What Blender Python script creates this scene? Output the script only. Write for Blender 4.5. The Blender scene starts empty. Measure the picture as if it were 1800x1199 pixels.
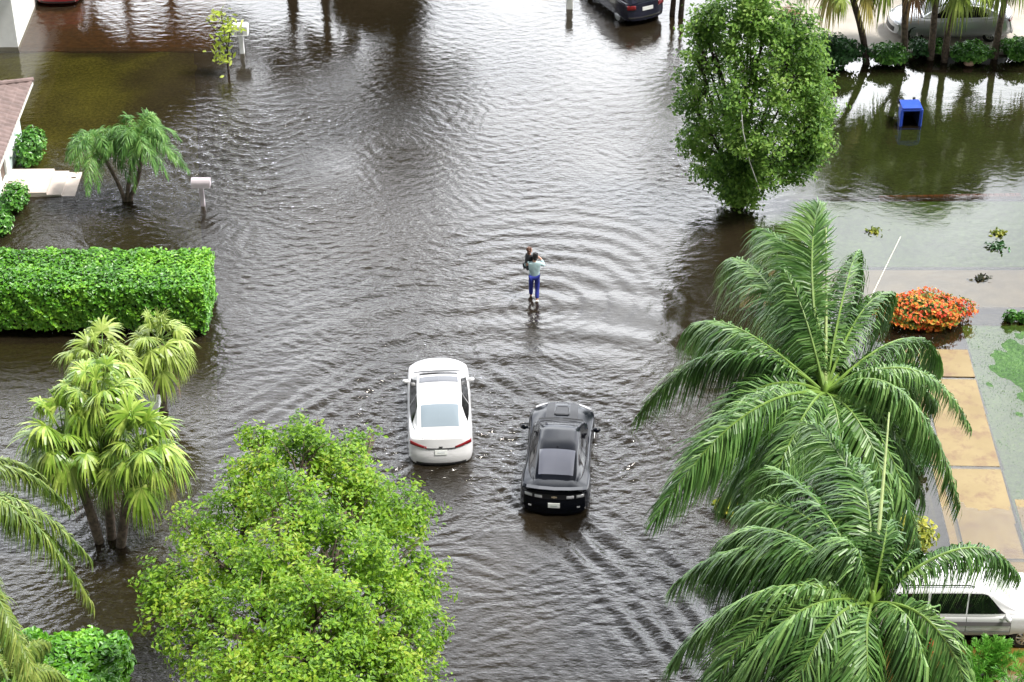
import bpy, bmesh, math, random
import numpy as np
from mathutils import Vector, Matrix
R = math.radians
scene = bpy.context.scene
COL = scene.collection
rng = np.random.default_rng(7)
random.seed(7)

# ------------------------------------------------------------------ camera
H, TH, FOC = 34.5, R(34.5), 3500.0
cam_d = bpy.data.cameras.new("camera")
cam = bpy.data.objects.new("camera", cam_d); COL.objects.link(cam)
cam.location = (0, 0, H); cam.rotation_euler = (R(90) - TH, 0, 0)
cam_d.sensor_width = 36; cam_d.lens = 70.0
cam_d.clip_start = 0.5; cam_d.clip_end = 3000
scene.camera = cam
CT, ST = math.cos(TH), math.sin(TH)

def _ray(px, py):
    a = (px - 900.0) / FOC; b = (599.5 - py) / FOC
    return (a, CT + b * ST, -ST + b * CT)
def at(px, py, z=0.0):                 # surveyed point on the horizontal plane z
    d = _ray(px, py); t = (z - H) / d[2]
    return Vector((d[0] * t, d[1] * t, z))
def aty(px, py, y):                    # surveyed point on the vertical plane y
    d = _ray(px, py); t = y / d[1]
    return Vector((d[0] * t, y, H + d[2] * t))

# ------------------------------------------------------------------ helpers
def tag(o, label=None, cat=None, group=None, kind=None):
    if label: o['label'] = label
    if cat: o['category'] = cat
    if group: o['group'] = group
    if kind: o['kind'] = kind
    return o
def thing(name, loc, label, cat, group=None, rz=0.0):
    o = bpy.data.objects.new(name, None); COL.objects.link(o)
    o.location = loc; o.rotation_euler = (0, 0, rz); o.empty_display_size = 0.3
    return tag(o, label, cat, group)

class Geo:
    def __init__(self): self.V = []; self.P = []; self.n = 0
    def add(self, V, F, mi=0):
        V = np.asarray(V, float).reshape(-1, 3)
        F = np.asarray(F, int)
        self.V.append(V); self.P.append((F + self.n, mi)); self.n += len(V)
        return self
    def build(self, name, mats, parent=None, smooth=False, loc=None):
        if not isinstance(mats, (list, tuple)): mats = [mats]
        me = bpy.data.meshes.new(name)
        V = np.concatenate(self.V) if self.V else np.zeros((0, 3))
        loops = np.concatenate([F.ravel() for F, _ in self.P])
        tot = np.concatenate([np.full(len(F), F.shape[1]) for F, _ in self.P])
        mi = np.concatenate([np.full(len(F), m) for F, m in self.P])
        st = np.concatenate([[0], np.cumsum(tot)[:-1]])
        me.vertices.add(len(V)); me.vertices.foreach_set('co', V.astype(np.float32).ravel())
        me.loops.add(len(loops)); me.loops.foreach_set('vertex_index', loops.astype(np.int32))
        me.polygons.add(len(tot)); me.polygons.foreach_set('loop_start', st.astype(np.int32))
        me.polygons.foreach_set('material_index', mi.astype(np.int32))
        for m in mats: me.materials.append(m)
        me.update(calc_edges=True); me.validate()
        me.polygons.foreach_set('use_smooth', np.full(len(me.polygons), bool(smooth)))
        o = bpy.data.objects.new(name, me); COL.objects.link(o)
        if parent is not None: o.parent = parent
        if loc is not None: o.location = loc
        return o

def g_box(g, c, s, mi=0, rz=0.0, taper=1.0, bev=0.0):
    """box by centre and full size, optional small bevel as chamfered prism"""
    hx, hy, hz = s[0]/2, s[1]/2, s[2]/2
    b = min(bev, hx*.45, hy*.45, hz*.45)
    if b <= 0:
        v = np.array([[-hx,-hy,-hz],[hx,-hy,-hz],[hx,hy,-hz],[-hx,hy,-hz],
                      [-hx*taper,-hy*taper,hz],[hx*taper,-hy*taper,hz],[hx*taper,hy*taper,hz],[-hx*taper,hy*taper,hz]])
        f = np.array([[0,3,2,1],[4,5,6,7],[0,1,5,4],[1,2,6,5],[2,3,7,6],[3,0,4,7]])
        V = v; F = [f]
    else:
        rings = []
        for z, k, e in ((-hz, 1, b), (-hz+b, 1, 0), (hz-b, taper, 0), (hz, taper, b)):
            X, Y = hx*k, hy*k
            # 8-gon ring with chamfered corners
            c2 = b
            xx, yy = X-e, Y-e
            rings.append([[-xx+c2,-yy,z],[xx-c2,-yy,z],[xx,-yy+c2,z],[xx,yy-c2,z],[xx-c2,yy,z],[-xx+c2,yy,z],[-xx,yy-c2,z],[-xx,-yy+c2,z]])
        V = np.array(rings).reshape(-1, 3); q = []
        for r in range(3):
            for i in range(8):
                j = (i+1) % 8; q.append([r*8+i, r*8+j, r*8+8+j, r*8+8+i])
        F = [np.array(q), np.array([list(range(7, -1, -1)), list(range(24, 32))])]
    cr, sr = math.cos(rz), math.sin(rz)
    V = V @ np.array([[cr, sr, 0], [-sr, cr, 0], [0, 0, 1]]) + np.asarray(c, float)
    n0 = g.n; g.V.append(V); g.n += len(V)
    for f in F: g.P.append((f + n0, mi))
    return g

def g_tube(g, pts, rad, ns=8, mi=0, cap=True):
    P = np.asarray(pts, float); n = len(P)
    rad = np.broadcast_to(np.asarray(rad, float), (n,))
    T = np.gradient(P, axis=0); T /= np.linalg.norm(T, axis=1)[:, None] + 1e-9
    ref = np.array([0.0, 0, 1]) if abs(T[0][2]) < .9 else np.array([1.0, 0, 0])
    A = np.cross(T, ref); A /= np.linalg.norm(A, axis=1)[:, None] + 1e-9
    B = np.cross(T, A)
    a = np.arange(ns) * 2 * math.pi / ns
    V = P[:, None, :] + rad[:, None, None] * (np.cos(a)[None, :, None] * A[:, None, :] + np.sin(a)[None, :, None] * B[:, None, :])
    F = []
    for i in range(n - 1):
        for j in range(ns):
            k = (j + 1) % ns
            F.append([i*ns+j, i*ns+k, (i+1)*ns+k, (i+1)*ns+j])
    n0 = g.n
    g.add(V.reshape(-1, 3), np.array(F), mi)
    if cap:
        g.P.append((np.array([list(range(n0+(n-1)*ns, n0+n*ns))]), mi))
        g.P.append((np.array([list(range(n0+ns-1, n0-1, -1))]), mi))
    return g

def g_lathe(g, prof, ns=24, axis='z', c=(0, 0, 0), mi=0):
    """prof list of (r, h)"""
    n = len(prof); a = np.arange(ns) * 2 * math.pi / ns
    V = []
    for r, h in prof:
        for t in a:
            x, y, z = r*math.cos(t), r*math.sin(t), h
            if axis == 'x': x, y, z = h, x, y
            elif axis == 'y': x, y, z = x, h, y
            V.append((x + c[0], y + c[1], z + c[2]))
    F = []
    for i in range(n-1):
        for j in range(ns):
            k = (j+1) % ns; F.append([i*ns+j, i*ns+k, (i+1)*ns+k, (i+1)*ns+j])
    g.add(V, np.array(F), mi); return g

def norm(a): return a / (np.linalg.norm(a, axis=-1, keepdims=True) + 1e-9)

def g_strips(g, base, d, side, L, W, droop, nseg=3, mi=0, base_w=0.5, tip_w=0.06, wind=(0, 0, 0)):
    """N curved ribbons: base points, directions, width direction, length, width, droop"""
    base = np.asarray(base, float); N = len(base)
    d = norm(d); side = norm(side)
    L = np.broadcast_to(L, (N,)); W = np.broadcast_to(W, (N,)); droop = np.broadcast_to(droop, (N,))
    V = np.zeros((N, nseg+1, 2, 3))
    for j in range(nseg+1):
        t = j / nseg
        p = base + d * (L*t)[:, None]
        p = p + np.array([0, 0, -1.0]) * (droop * L * t*t)[:, None]
        p = p - d * (0.5 * droop * L * t*t*np.clip(1 - 0, 0, 1))[:, None] * (np.abs(droop)[:, None] > .25)
        p = p + np.array(wind)*(L*t*t)[:, None]
        w = (base_w + (1-base_w)*min(1, t*3)) * (1 - (1-tip_w) * max(0, (t-.35)/.65)**1.3)
        V[:, j, 0] = p - side * (W*w*.5)[:, None]
        V[:, j, 1] = p + side * (W*w*.5)[:, None]
    k = 2*(nseg+1)
    F = []
    for j in range(nseg): F.append([2*j, 2*j+1, 2*j+3, 2*j+2])
    F = (np.arange(N)[:, None, None]*k + np.array(F)[None]).reshape(-1, 4)
    g.add(V.reshape(-1, 3), F, mi)
    return g

def g_leaves(g, P, nrm, size, mi=0, elong=1.9, fold=0.25, seed=0, jitter=.7):
    """N bent diamond leaves; nrm = preferred normal"""
    r = np.random.default_rng(seed); N = len(P)
    n = norm(nrm + r.normal(0, jitter, (N, 3)))
    t = norm(np.cross(n, r.normal(0, 1, (N, 3))))
    s = np.cross(n, t)
    size = np.broadcast_to(size, (N,)) * r.uniform(.7, 1.3, N)
    Lh = (size*.5)[:, None]; Wh = (size*.5/elong)[:, None]; fz = (size*.5/elong*fold)[:, None]
    V = np.zeros((N, 6, 3))
    V[:, 0] = P - t*Lh
    V[:, 1] = P + s*Wh - t*Lh*.1 + n*fz
    V[:, 2] = P + s*Wh*.55 + t*Lh*.62 + n*fz*.6
    V[:, 3] = P + t*Lh - n*fz
    V[:, 4] = P - s*Wh*.55 + t*Lh*.62 + n*fz*.6
    V[:, 5] = P - s*Wh - t*Lh*.1 + n*fz
    F = np.array([[0, 1, 2, 3], [0, 3, 4, 5]])
    F = (np.arange(N)[:, None, None]*6 + F[None]).reshape(-1, 4)
    g.add(V.reshape(-1, 3), F, mi); return g

# ------------------------------------------------------------------ materials
def newmat(name):
    m = bpy.data.materials.new(name); m.use_nodes = True
    nt = m.node_tree; nt.nodes.clear()
    return m, nt, nt.nodes, nt.links
def pmat(name, col, rough=.5, metal=0.0, spec=.5, coat=0.0, noise=0.0, nscale=8.0, bump=0.0, col2=None, coat_rough=.05):
    m, nt, N, L = newmat(name)
    out = N.new('ShaderNodeOutputMaterial'); b = N.new('ShaderNodeBsdfPrincipled')
    L.new(b.outputs[0], out.inputs[0])
    b.inputs['Base Color'].default_value = (*col, 1); b.inputs['Roughness'].default_value = rough
    b.inputs['Metallic'].default_value = metal; b.inputs['Specular IOR Level'].default_value = spec
    b.inputs['Coat Weight'].default_value = coat; b.inputs['Coat Roughness'].default_value = coat_rough
    if noise > 0 or col2:
        tc = N.new('ShaderNodeTexCoord'); nz = N.new('ShaderNodeTexNoise')
        nz.inputs['Scale'].default_value = nscale; nz.inputs['Detail'].default_value = 6
        L.new(tc.outputs['Object'], nz.inputs['Vector'])
        cr = N.new('ShaderNodeValToRGB'); L.new(nz.outputs[0], cr.inputs[0])
        c2 = col2 if col2 else tuple(max(0, c*(1-noise)) for c in col)
        c1 = col if col2 else tuple(min(1, c*(1+noise)) for c in col)
        cr.color_ramp.elements[0].position = .35; cr.color_ramp.elements[1].position = .65
        cr.color_ramp.elements[0].color = (*c2, 1); cr.color_ramp.elements[1].color = (*c1, 1)
        L.new(cr.outputs[0], b.inputs['Base Color'])
        if bump > 0:
            bp = N.new('ShaderNodeBump'); bp.inputs['Strength'].default_value = bump; bp.inputs['Distance'].default_value = .02
            L.new(nz.outputs[0], bp.inputs['Height']); L.new(bp.outputs[0], b.inputs['Normal'])
    return m
def leafmat(name, cols, rough=.45, transl=.3, spec=.4, nscale=.9):
    """leaf colours vary leaf by leaf (random per island) and clump by clump"""
    m, nt, N, L = newmat(name)
    out = N.new('ShaderNodeOutputMaterial'); b = N.new('ShaderNodeBsdfPrincipled')
    geo = N.new('ShaderNodeNewGeometry'); cr = N.new('ShaderNodeValToRGB')
    tc = N.new('ShaderNodeTexCoord'); nz = N.new('ShaderNodeTexNoise'); nz.inputs['Scale'].default_value = nscale
    nz.inputs['Detail'].default_value = 2
    L.new(tc.outputs['Object'], nz.inputs['Vector'])
    mx = N.new('ShaderNodeMath'); mx.operation = 'MULTIPLY_ADD'; mx.inputs[1].default_value = .6
    L.new(geo.outputs['Random Per Island'], mx.inputs[0])
    m2 = N.new('ShaderNodeMath'); m2.operation = 'MULTIPLY_ADD'; m2.inputs[1].default_value = 1.2; m2.inputs[2].default_value = -.4
    L.new(nz.outputs[0], m2.inputs[0]); L.new(m2.outputs[0], mx.inputs[2])
    L.new(mx.outputs[0], cr.inputs[0])
    els = cr.color_ramp.elements
    els[0].color = (*cols[0], 1); els[0].position = .05
    els[1].color = (*cols[-1], 1); els[1].position = .92
    for i, c in enumerate(cols[1:-1]):
        e = els.new(.05 + .87*(i+1)/(len(cols)-1)); e.color = (*c, 1)
    L.new(cr.outputs[0], b.inputs['Base Color'])
    b.inputs['Roughness'].default_value = rough; b.inputs['Specular IOR Level'].default_value = spec
    tr = N.new('ShaderNodeBsdfTranslucent'); L.new(cr.outputs[0], tr.inputs[0])
    ms = N.new('ShaderNodeMixShader'); ms.inputs[0].default_value = transl
    L.new(b.outputs[0], ms.inputs[1]); L.new(tr.outputs[0], ms.inputs[2]); L.new(ms.outputs[0], out.inputs[0])
    return m

M = {}
M['frond'] = leafmat('coconut_frond_leaf', [(.018,.06,.009),(.07,.18,.028),(.20,.34,.085)], rough=.47, transl=.18, spec=.7, nscale=.7)
M['frond_old'] = leafmat('olive_frond_leaf', [(.04,.09,.012),(.14,.22,.03),(.30,.36,.08)], rough=.42, transl=.2, spec=.5)
M['rachis'] = pmat('green_midrib', (.13,.22,.035), .45, noise=.2, nscale=6)
M['spear'] = pmat('pale_spear', (.27,.34,.12), .45, noise=.15, nscale=5)
M['spear_white'] = pmat('dry_spear', (.55,.53,.45), .6, noise=.15, nscale=5)
M['datefrond'] = leafmat('date_frond_leaf', [(.03,.09,.018),(.10,.25,.05),(.26,.44,.12)], rough=.45, transl=.25)
M['fan'] = leafmat('fan_palm_leaf', [(.045,.12,.015),(.18,.31,.03),(.40,.50,.10)], rough=.38, transl=.18, spec=.5, nscale=.8)
M['fan_y'] = leafmat('yellow_fan_leaf', [(.28,.24,.05),(.42,.36,.08),(.5,.46,.16)], rough=.5, transl=.3)
M['fan_brown'] = leafmat('dead_fan_leaf', [(.16,.09,.05),(.3,.17,.09),(.4,.28,.14)], rough=.6, transl=.15)
M['fan_b'] = leafmat('back_fan_leaf', [(.09,.15,.02),(.24,.34,.05),(.40,.48,.13)], rough=.4, transl=.2, spec=.5, nscale=.8)
M['tree_leaf'] = leafmat('bright_tree_leaf', [(.05,.13,.008),(.13,.28,.015),(.23,.40,.025),(.36,.45,.05)], rough=.45, transl=.38, nscale=.7)
M['tree_leaf2'] = leafmat('mid_tree_leaf', [(.035,.10,.015),(.10,.22,.03),(.19,.35,.05),(.30,.44,.10)], rough=.5, transl=.4, nscale=.6)
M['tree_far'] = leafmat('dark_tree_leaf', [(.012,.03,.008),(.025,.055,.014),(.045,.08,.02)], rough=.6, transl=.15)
M['hedge_leaf'] = leafmat('hedge_leaf', [(.03,.12,.008),(.10,.31,.014),(.24,.50,.03)], rough=.38, transl=.2, spec=.6, nscale=.8)
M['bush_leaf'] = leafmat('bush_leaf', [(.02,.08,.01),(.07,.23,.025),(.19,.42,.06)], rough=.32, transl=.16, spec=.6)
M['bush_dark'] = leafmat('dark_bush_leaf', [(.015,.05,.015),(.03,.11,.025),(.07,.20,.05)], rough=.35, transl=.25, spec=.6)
M['lime_leaf'] = leafmat('lime_leaf', [(.25,.36,.03),(.42,.52,.06),(.55,.6,.2)], rough=.5, transl=.35)
M['croton'] = leafmat('yellow_croton_leaf', [(.06,.12,.015),(.22,.26,.025),(.5,.47,.06)], rough=.45, transl=.3)
M['ixora'] = leafmat('orange_flower', [(.5,.03,.02),(.75,.10,.03),(.8,.28,.05),(.65,.5,.06)], rough=.5, transl=.3, nscale=2.0)
M['ixora_leaf'] = leafmat('flower_bush_leaf', [(.05,.10,.02),(.12,.2,.03),(.35,.36,.05)], rough=.45, transl=.3)
M['fern_leaf'] = leafmat('fern_leaf', [(.05,.18,.015),(.1,.30,.03),(.2,.42,.06)], rough=.45, transl=.3)
M['bark'] = pmat('bark', (.10,.075,.055), .9, noise=.45, nscale=9, bump=.6)
M['bark_dark'] = pmat('wet_bark', (.05,.035,.025), .85, noise=.5, nscale=9, bump=.6)
M['palm_bark'] = pmat('palm_bark', (.17,.13,.10), .9, noise=.4, nscale=7, bump=.6)
M['twig'] = pmat('twig_and_hedge_shade', (.018,.024,.008), .95, noise=.4, nscale=12)
RIP_A, RIP_B, WATER_IOR, SKY_S, SUN_E, EXPO = .0043, .75, 1.62, .12, 4.6, .65
BANK, BANK_LO, BANK_HI, SKY_K = 32.0, .42, .87, .36
# ------------------------------------------------------------------ ground, water
GROUND_Z = -0.26
def quad_px(c):  # px corners -> world xy
    return np.array([[at(*p).x, at(*p).y] for p in c])
def inside(poly, X, Y):
    res = np.ones(X.shape, bool); n = len(poly)
    A = 0
    for i in range(n):
        x0, y0 = poly[i]; x1, y1 = poly[(i+1) % n]; A += x0*y1 - x1*y0
    sg = 1 if A > 0 else -1
    for i in range(n):
        x0, y0 = poly[i]; x1, y1 = poly[(i+1) % n]
        res &= sg*((x1-x0)*(Y-y0) - (y1-y0)*(X-x0)) >= 0
    return res

def grass_mat(name, a, b, c):
    m, nt, N, L = newmat(name)
    out = N.new('ShaderNodeOutputMaterial'); bs = N.new('ShaderNodeBsdfPrincipled'); L.new(bs.outputs[0], out.inputs[0])
    tc = N.new('ShaderNodeTexCoord'); n1 = N.new('ShaderNodeTexNoise'); n1.inputs['Scale'].default_value = 9; n1.inputs['Detail'].default_value = 8
    n1.inputs['Roughness'].default_value = .7
    n2 = N.new('ShaderNodeTexNoise'); n2.inputs['Scale'].default_value = .8; n2.inputs['Detail'].default_value = 3
    L.new(tc.outputs['Object'], n1.inputs['Vector']); L.new(tc.outputs['Object'], n2.inputs['Vector'])
    mx = N.new('ShaderNodeMath'); mx.operation = 'MULTIPLY_ADD'; mx.inputs[1].default_value = .35
    L.new(n2.outputs[0], mx.inputs[0]); L.new(n1.outputs[0], mx.inputs[2])
    cr = N.new('ShaderNodeValToRGB'); L.new(mx.outputs[0], cr.inputs[0])
    e = cr.color_ramp.elements; e[0].position = .48; e[0].color = (*a, 1); e[1].position = .88; e[1].color = (*c, 1)
    k = e.new(.66); k.color = (*b, 1)
    L.new(cr.outputs[0], bs.inputs['Base Color']); bs.inputs['Roughness'].default_value = .9
    return m
M['grass'] = grass_mat('flooded_grass', (.05,.055,.010), (.16,.17,.03), (.32,.34,.07))
M['grass_r'] = grass_mat('right_lawn_grass', (.02,.05,.016), (.05,.115,.033), (.11,.21,.06))
M['asphalt'] = pmat('wet_asphalt', (.055,.050,.047), .8, noise=.35, nscale=3)
M['brickdrive'] = pmat('brick_driveway', (.30,.13,.04), .9, noise=.35, nscale=5, col2=(.16,.065,.02))
M['concrete'] = pmat('pale_concrete', (.36,.33,.29), .8, noise=.12, nscale=1.3, bump=.1)
M['walk'] = pmat('sidewalk_concrete', (.20,.175,.16), .85, noise=.18, nscale=1.5)
M['soil'] = pmat('wet_soil', (.03,.022,.016), .95, noise=.4, nscale=6)
M['edging'] = pmat('brick_edging', (.30,.10,.035), .9, noise=.3, nscale=8)

# big base sheet of ground, far past anything visible
g = Geo(); g.add([[-600,-300,GROUND_Z-.02],[600,-300,GROUND_Z-.02],[600,900,GROUND_Z-.02],[-600,900,GROUND_Z-.02]], [[0,1,2,3]])
tag(g.build('ground', M['grass']), kind='structure')

def slab(name, pxq, z, mat, thick=.4, kind='structure', zs=None):
    """sheet of paving or lawn as a shallow solid"""
    P = quad_px(pxq); k = len(P); g = Geo()
    V = [[p[0], p[1], z if zs is None else zs[i]] for i, p in enumerate(P)] + [[p[0], p[1], z-thick] for p in P]
    A = sum(P[i][0]*P[(i+1)%k][1]-P[(i+1)%k][0]*P[i][1] for i in range(k))
    top = list(range(k)) if A > 0 else list(range(k-1, -1, -1))
    g.add(V, [top])
    F = [[i, (i+1)%k, k+(i+1)%k, k+i] for i in range(k)]
    g.P.append((np.array(F), 0))
    return tag(g.build(name, mat), kind=kind)

ROAD = [(395,1400),(330,-150),(1230,-150),(1330,520),(1330,1400)]
LAWN_TL = [(-260,330),(-260,84),(330,84),(330,270),(60,340)]
DRIVE_TL = [(-200,83),(-160,-60),(420,-60),(372,83)]
LAWN_TR = [(1330,345),(1400,98),(2150,98),(2200,318),(2150,345)]
LAWN_TR2 = [(1320,470),(1330,352),(2200,352),(2200,470)]
WALK_R = [(1300,540),(1300,472),(2300,472),(2300,540)]
LAWN_R = [(1690,572),(2300,572),(2500,1180),(1865,1180)]
LAWN_L = [(-300,1300),(-260,590),(380,590),(385,1300)]
REG = [(ROAD,-.255),(DRIVE_TL,-.17),(LAWN_TR,-.13),(LAWN_TR2,-.05),(WALK_R,-.05),(LAWN_R,-.028),(LAWN_L,-.245)]
slab('road', ROAD, -.245, M['asphalt'], .012)
# left lawn: a low mound that fades softly under the deeper water
xr, yn, yf = at(330,170).x, at(150,325).y, at(150,86).y
def lawn_tl(Xa, Ya):
    wx = .5*np.sin(Xa*1.3+Ya*.9)+.35*np.sin(Xa*2.9-Ya*2.1)
    def ss(t): t = np.clip(t, 0, 1); return t*t*(3-2*t)
    e = ss((xr+wx-Xa)/3.2)*ss((Ya-yn-wx*.5+.6)/2.2)*ss((yf+.5*wx+.3-Ya)/1.0)
    return -.262 + .145*e
gx, gy = np.meshgrid(np.linspace(-32, xr+1, 90), np.linspace(yn-1.5, yf+1, 70))
I_ = np.arange(gx.size).reshape(gx.shape)
g = Geo(); g.add(np.c_[gx.ravel(), gy.ravel(), lawn_tl(gx, gy).ravel()], np.stack([I_[:-1,:-1], I_[:-1,1:], I_[1:,1:], I_[1:,:-1]], -1).reshape(-1,4))
tag(g.build('lawn', M['grass'], smooth=True), kind='structure')
slab('driveway', DRIVE_TL, -.17, M['brickdrive'], .13)
slab('lawn', LAWN_TR, -.13, M['grass_r'], .12)
slab('lawn', LAWN_TR2, -.05, M['grass_r'], .2)
slab('sidewalk', WALK_R, -.055, M['walk'], .2)
slab('driveway', [(1350,96),(1335,-160),(2300,-160),(2400,96)], .13, M['concrete'], .4)
slab('flower_bed', [(1392,122),(1398,97),(2300,97),(2300,122)], -.02, M['soil'], .2)
slab('lawn', LAWN_L, -.243, M['grass'], .014)
# strip of red brick edging just under the water
g = Geo(); a0 = at(1545,345); b0 = at(1795,340)
nb = 26
for i in range(nb):
    p = a0.lerp(b0, (i+.5)/nb); g_box(g, (p.x, p.y, -.11), ((b0-a0).length/nb*.93, .24, .14), bev=.012, rz=random.uniform(-.02,.02))
tag(g.build('brick_edging', M['edging']), 'red brick edging strip sunk just under the water at the front of the right lawn', 'edging')

# right lawn: gently rising, comes out of the water at the far right
P = quad_px(LAWN_R)
nx, ny = 120, 120
V = []; 
for j in range(ny+1):
    for i in range(nx+1):
        u, v = i/nx, j/ny
        p = (1-v)*((1-u)*P[0]+u*P[1]) + v*((1-u)*P[3]+u*P[2])
        bump = .055*math.exp(-((p[0]-at(1830,655).x)/1.5)**2-((p[1]-at(1830,655).y)/2.0)**2)
        z = -.030 + bump*1.1 + .012*math.sin(p[0]*5.1+p[1]*2)*math.sin(p[1]*4.3) + .008*math.sin(p[0]*11)*math.sin(p[1]*9.7+p[0]*3) + .005*math.sin(p[0]*3.1)*math.cos(p[1]*2.3) + .05*max(0,u-.25)
        V.append((p[0], p[1], z))
F = [[j*(nx+1)+i, j*(nx+1)+i+1, (j+1)*(nx+1)+i+1, (j+1)*(nx+1)+i] for j in range(ny) for i in range(nx)]
g = Geo(); g.add(V, F); LR = np.array(V)
tag(g.build('lawn', M['grass_r'], smooth=True), kind='structure')
# grass blades standing in the shallow water
N_ = 70000
idx = rng.integers(0, len(LR), N_); B = LR[idx] + np.c_[rng.uniform(-.12,.12,(N_,2)), np.zeros(N_)]
keep = rng.random(N_) < np.clip((B[:,2]+.045)/.06, .32, 1); B = B[keep]
g = Geo(); n_ = len(B)
d = np.c_[rng.normal(0,.5,(n_,2)), np.ones(n_)]
g_strips(g, B, d, rng.normal(0,1,(n_,3))*[1,1,0], rng.uniform(.05,.11,n_), .012, .3, nseg=2)
M['blade'] = leafmat('grass_blade', [(.05,.15,.03),(.10,.27,.05),(.2,.42,.09)], rough=.5, transl=.3)
tag(g.build('grass', M['blade']), 'thin green grass blades standing in shallow water on the right lawn', 'grass', kind='stuff')

# tan slab driveway at the right
M['tan'] = pmat('tan_slab', (.26,.195,.085), .55, noise=.1, nscale=1.0, bump=.05, col2=(.21,.15,.06))
# add brown silt stains
def silt(m):
    nt = m.node_tree; N, L = nt.nodes, nt.links
    b = [n for n in N if n.type == 'BSDF_PRINCIPLED'][0]
    src = b.inputs['Base Color'].links[0].from_socket
    tc = N.new('ShaderNodeTexCoord'); nz = N.new('ShaderNodeTexNoise'); nz.inputs['Scale'].default_value = 1.7; nz.inputs['Detail'].default_value = 9; nz.inputs['Roughness'].default_value = .68
    L.new(tc.outputs['Object'], nz.inputs['Vector'])
    cr = N.new('ShaderNodeValToRGB'); cr.color_ramp.elements[0].position = .50; cr.color_ramp.elements[1].position = .66
    L.new(nz.outputs[0], cr.inputs[0])
    mx = N.new('ShaderNodeMix'); mx.data_type = 'RGBA'; mx.inputs[7].default_value = (.17,.10,.05,1)
    L.new(cr.outputs[0], mx.inputs[0]); L.new(src, mx.inputs[6]); L.new(mx.outputs[2], b.inputs['Base Color'])
silt(M['tan'])
M['joint'] = pmat('slab_joint', (.09,.075,.06), .8, noise=.3, nscale=4)
A_ = at(1700,614); B_ = at(1786,922); uy = (B_ - A_).normalized(); ux = Vector((-uy.y, uy.x, 0))
if ux.x > 0: ux = -ux
def slabpt(u, v, z): p = A_ + ux*u + uy*v; return (p.x, p.y, z)
rows = [0, at(1713,668).y, at(1745,822).y, at(1786,925).y]
vs = [0]
for pxy in ((1714,666),(1758,823),(1800,985)): vs.append((at(*pxy)-A_).dot(uy))
vs.append(vs[-1]+3.0); vs.append(vs[-1]+3.2)
g = Geo(); gj = Geo()
def zz(v): return .032 - .0042*v
cols = [(-3.2,-.15),(.0,1.55),(1.68,1.9),(1.68,4.2),(4.33,6.5)]
for i in range(len(vs)-1):
    for (u0, u1) in cols:
        if u0 < 0 and i < 2: continue
        if u1 > 2.2 and i < 3: continue
        if u1 == 1.9 and i >= 3: continue
        a, b = vs[i]+.07, vs[i+1]-.07
        if u0 < 0 and i == 2: a = (at(1785,878)-A_).dot(uy)
        V = [slabpt(u0,a,zz(a)), slabpt(u1,a,zz(a)), slabpt(u1,b,zz(b)), slabpt(u0,b,zz(b))]
        V += [(x,y,z-.12) for x,y,z in V]
        g.add(V, [[0,3,2,1],[0,1,5,4],[1,2,6,5],[2,3,7,6],[3,0,4,7]])
o = g.build('driveway', M['tan']); tag(o, kind='structure')
gj.add([slabpt(-.02,-.02,-.045), slabpt(1.93,-.02,-.045), slabpt(1.93,vs[-1],-.07), slabpt(-.02,vs[-1],-.07)], [[0,3,2,1]])
tag(gj.build('driveway_bed', M['joint']), kind='structure')

# -------------------------------------------------------------- the water
x0, x1, y0, y1 = -27.0, 27.0, 33.0, 84.0
dx, dy = .065, .055
nx, ny = int((x1-x0)/dx)+1, int((y1-y0)/dy)+1
xs, ys = np.linspace(x0, x1, nx), np.linspace(y0, y1, ny)
X, Y = np.meshgrid(xs, ys)
h = np.zeros_like(X)
wr = np.random.default_rng(21)
def vnoise(scale, seed):
    """smooth value noise"""
    r = np.random.default_rng(seed); n = 96; T = r.random((n, n))
    u = X/scale + 200; v = Y/scale + 200
    iu, iv = np.floor(u).astype(int), np.floor(v).astype(int); fu, fv = u-iu, v-iv
    fu = fu*fu*(3-2*fu); fv = fv*fv*(3-2*fv)
    a = T[iv % n, iu % n]; b = T[iv % n, (iu+1) % n]; c = T[(iv+1) % n, iu % n]; d = T[(iv+1) % n, (iu+1) % n]
    return (a*(1-fu)+b*fu)*(1-fv) + (c*(1-fu)+d*fu)*fv
def sstep(a, b, x):
    t = np.clip((x-a)/(b-a), 0, 1); return t*t*(3-2*t)
# wind ripples: strong over the street and the left, calm on the right lawns
calm = 1 - .93*sstep(at(1230,500).x, at(1420,500).x, X)
calm *= 1 - .55*sstep(59, 72, Y)
lm = 1 - .9*np.exp(-((X-at(170,170).x)/4.2)**4 - ((Y-at(180,150).y)/4.6)**4)
pq = at(1010,560)
rip = calm*lm*(.25+1.2*vnoise(3.4, 3))*(.35+1.2*vnoise(9.0, 5))*(1-.5*np.exp(-((X-pq.x)/5.5)**2-((Y-pq.y)/6.5)**2))*(1+.4*np.exp(-((X-at(500,480).x)/5)**2-((Y-at(500,480).y)/7)**2))
warp = (vnoise(2.2, 8)-.5)*1.6
warpx = (vnoise(2.6, 9)-.5)*1.6
hr = np.zeros_like(h)
for i in range(80):
    lam = .17*(.62/.17)**wr.random()**1.1
    th = wr.normal(math.pi/2 + .10, .62); k = 2*math.pi/lam
    hr += lam*wr.uniform(.4,1)*np.sin(k*((X+warpx)*math.cos(th)+(Y+warp)*math.sin(th)) + wr.uniform(0, 6.28))
h += RIP_A*hr*rip
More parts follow.
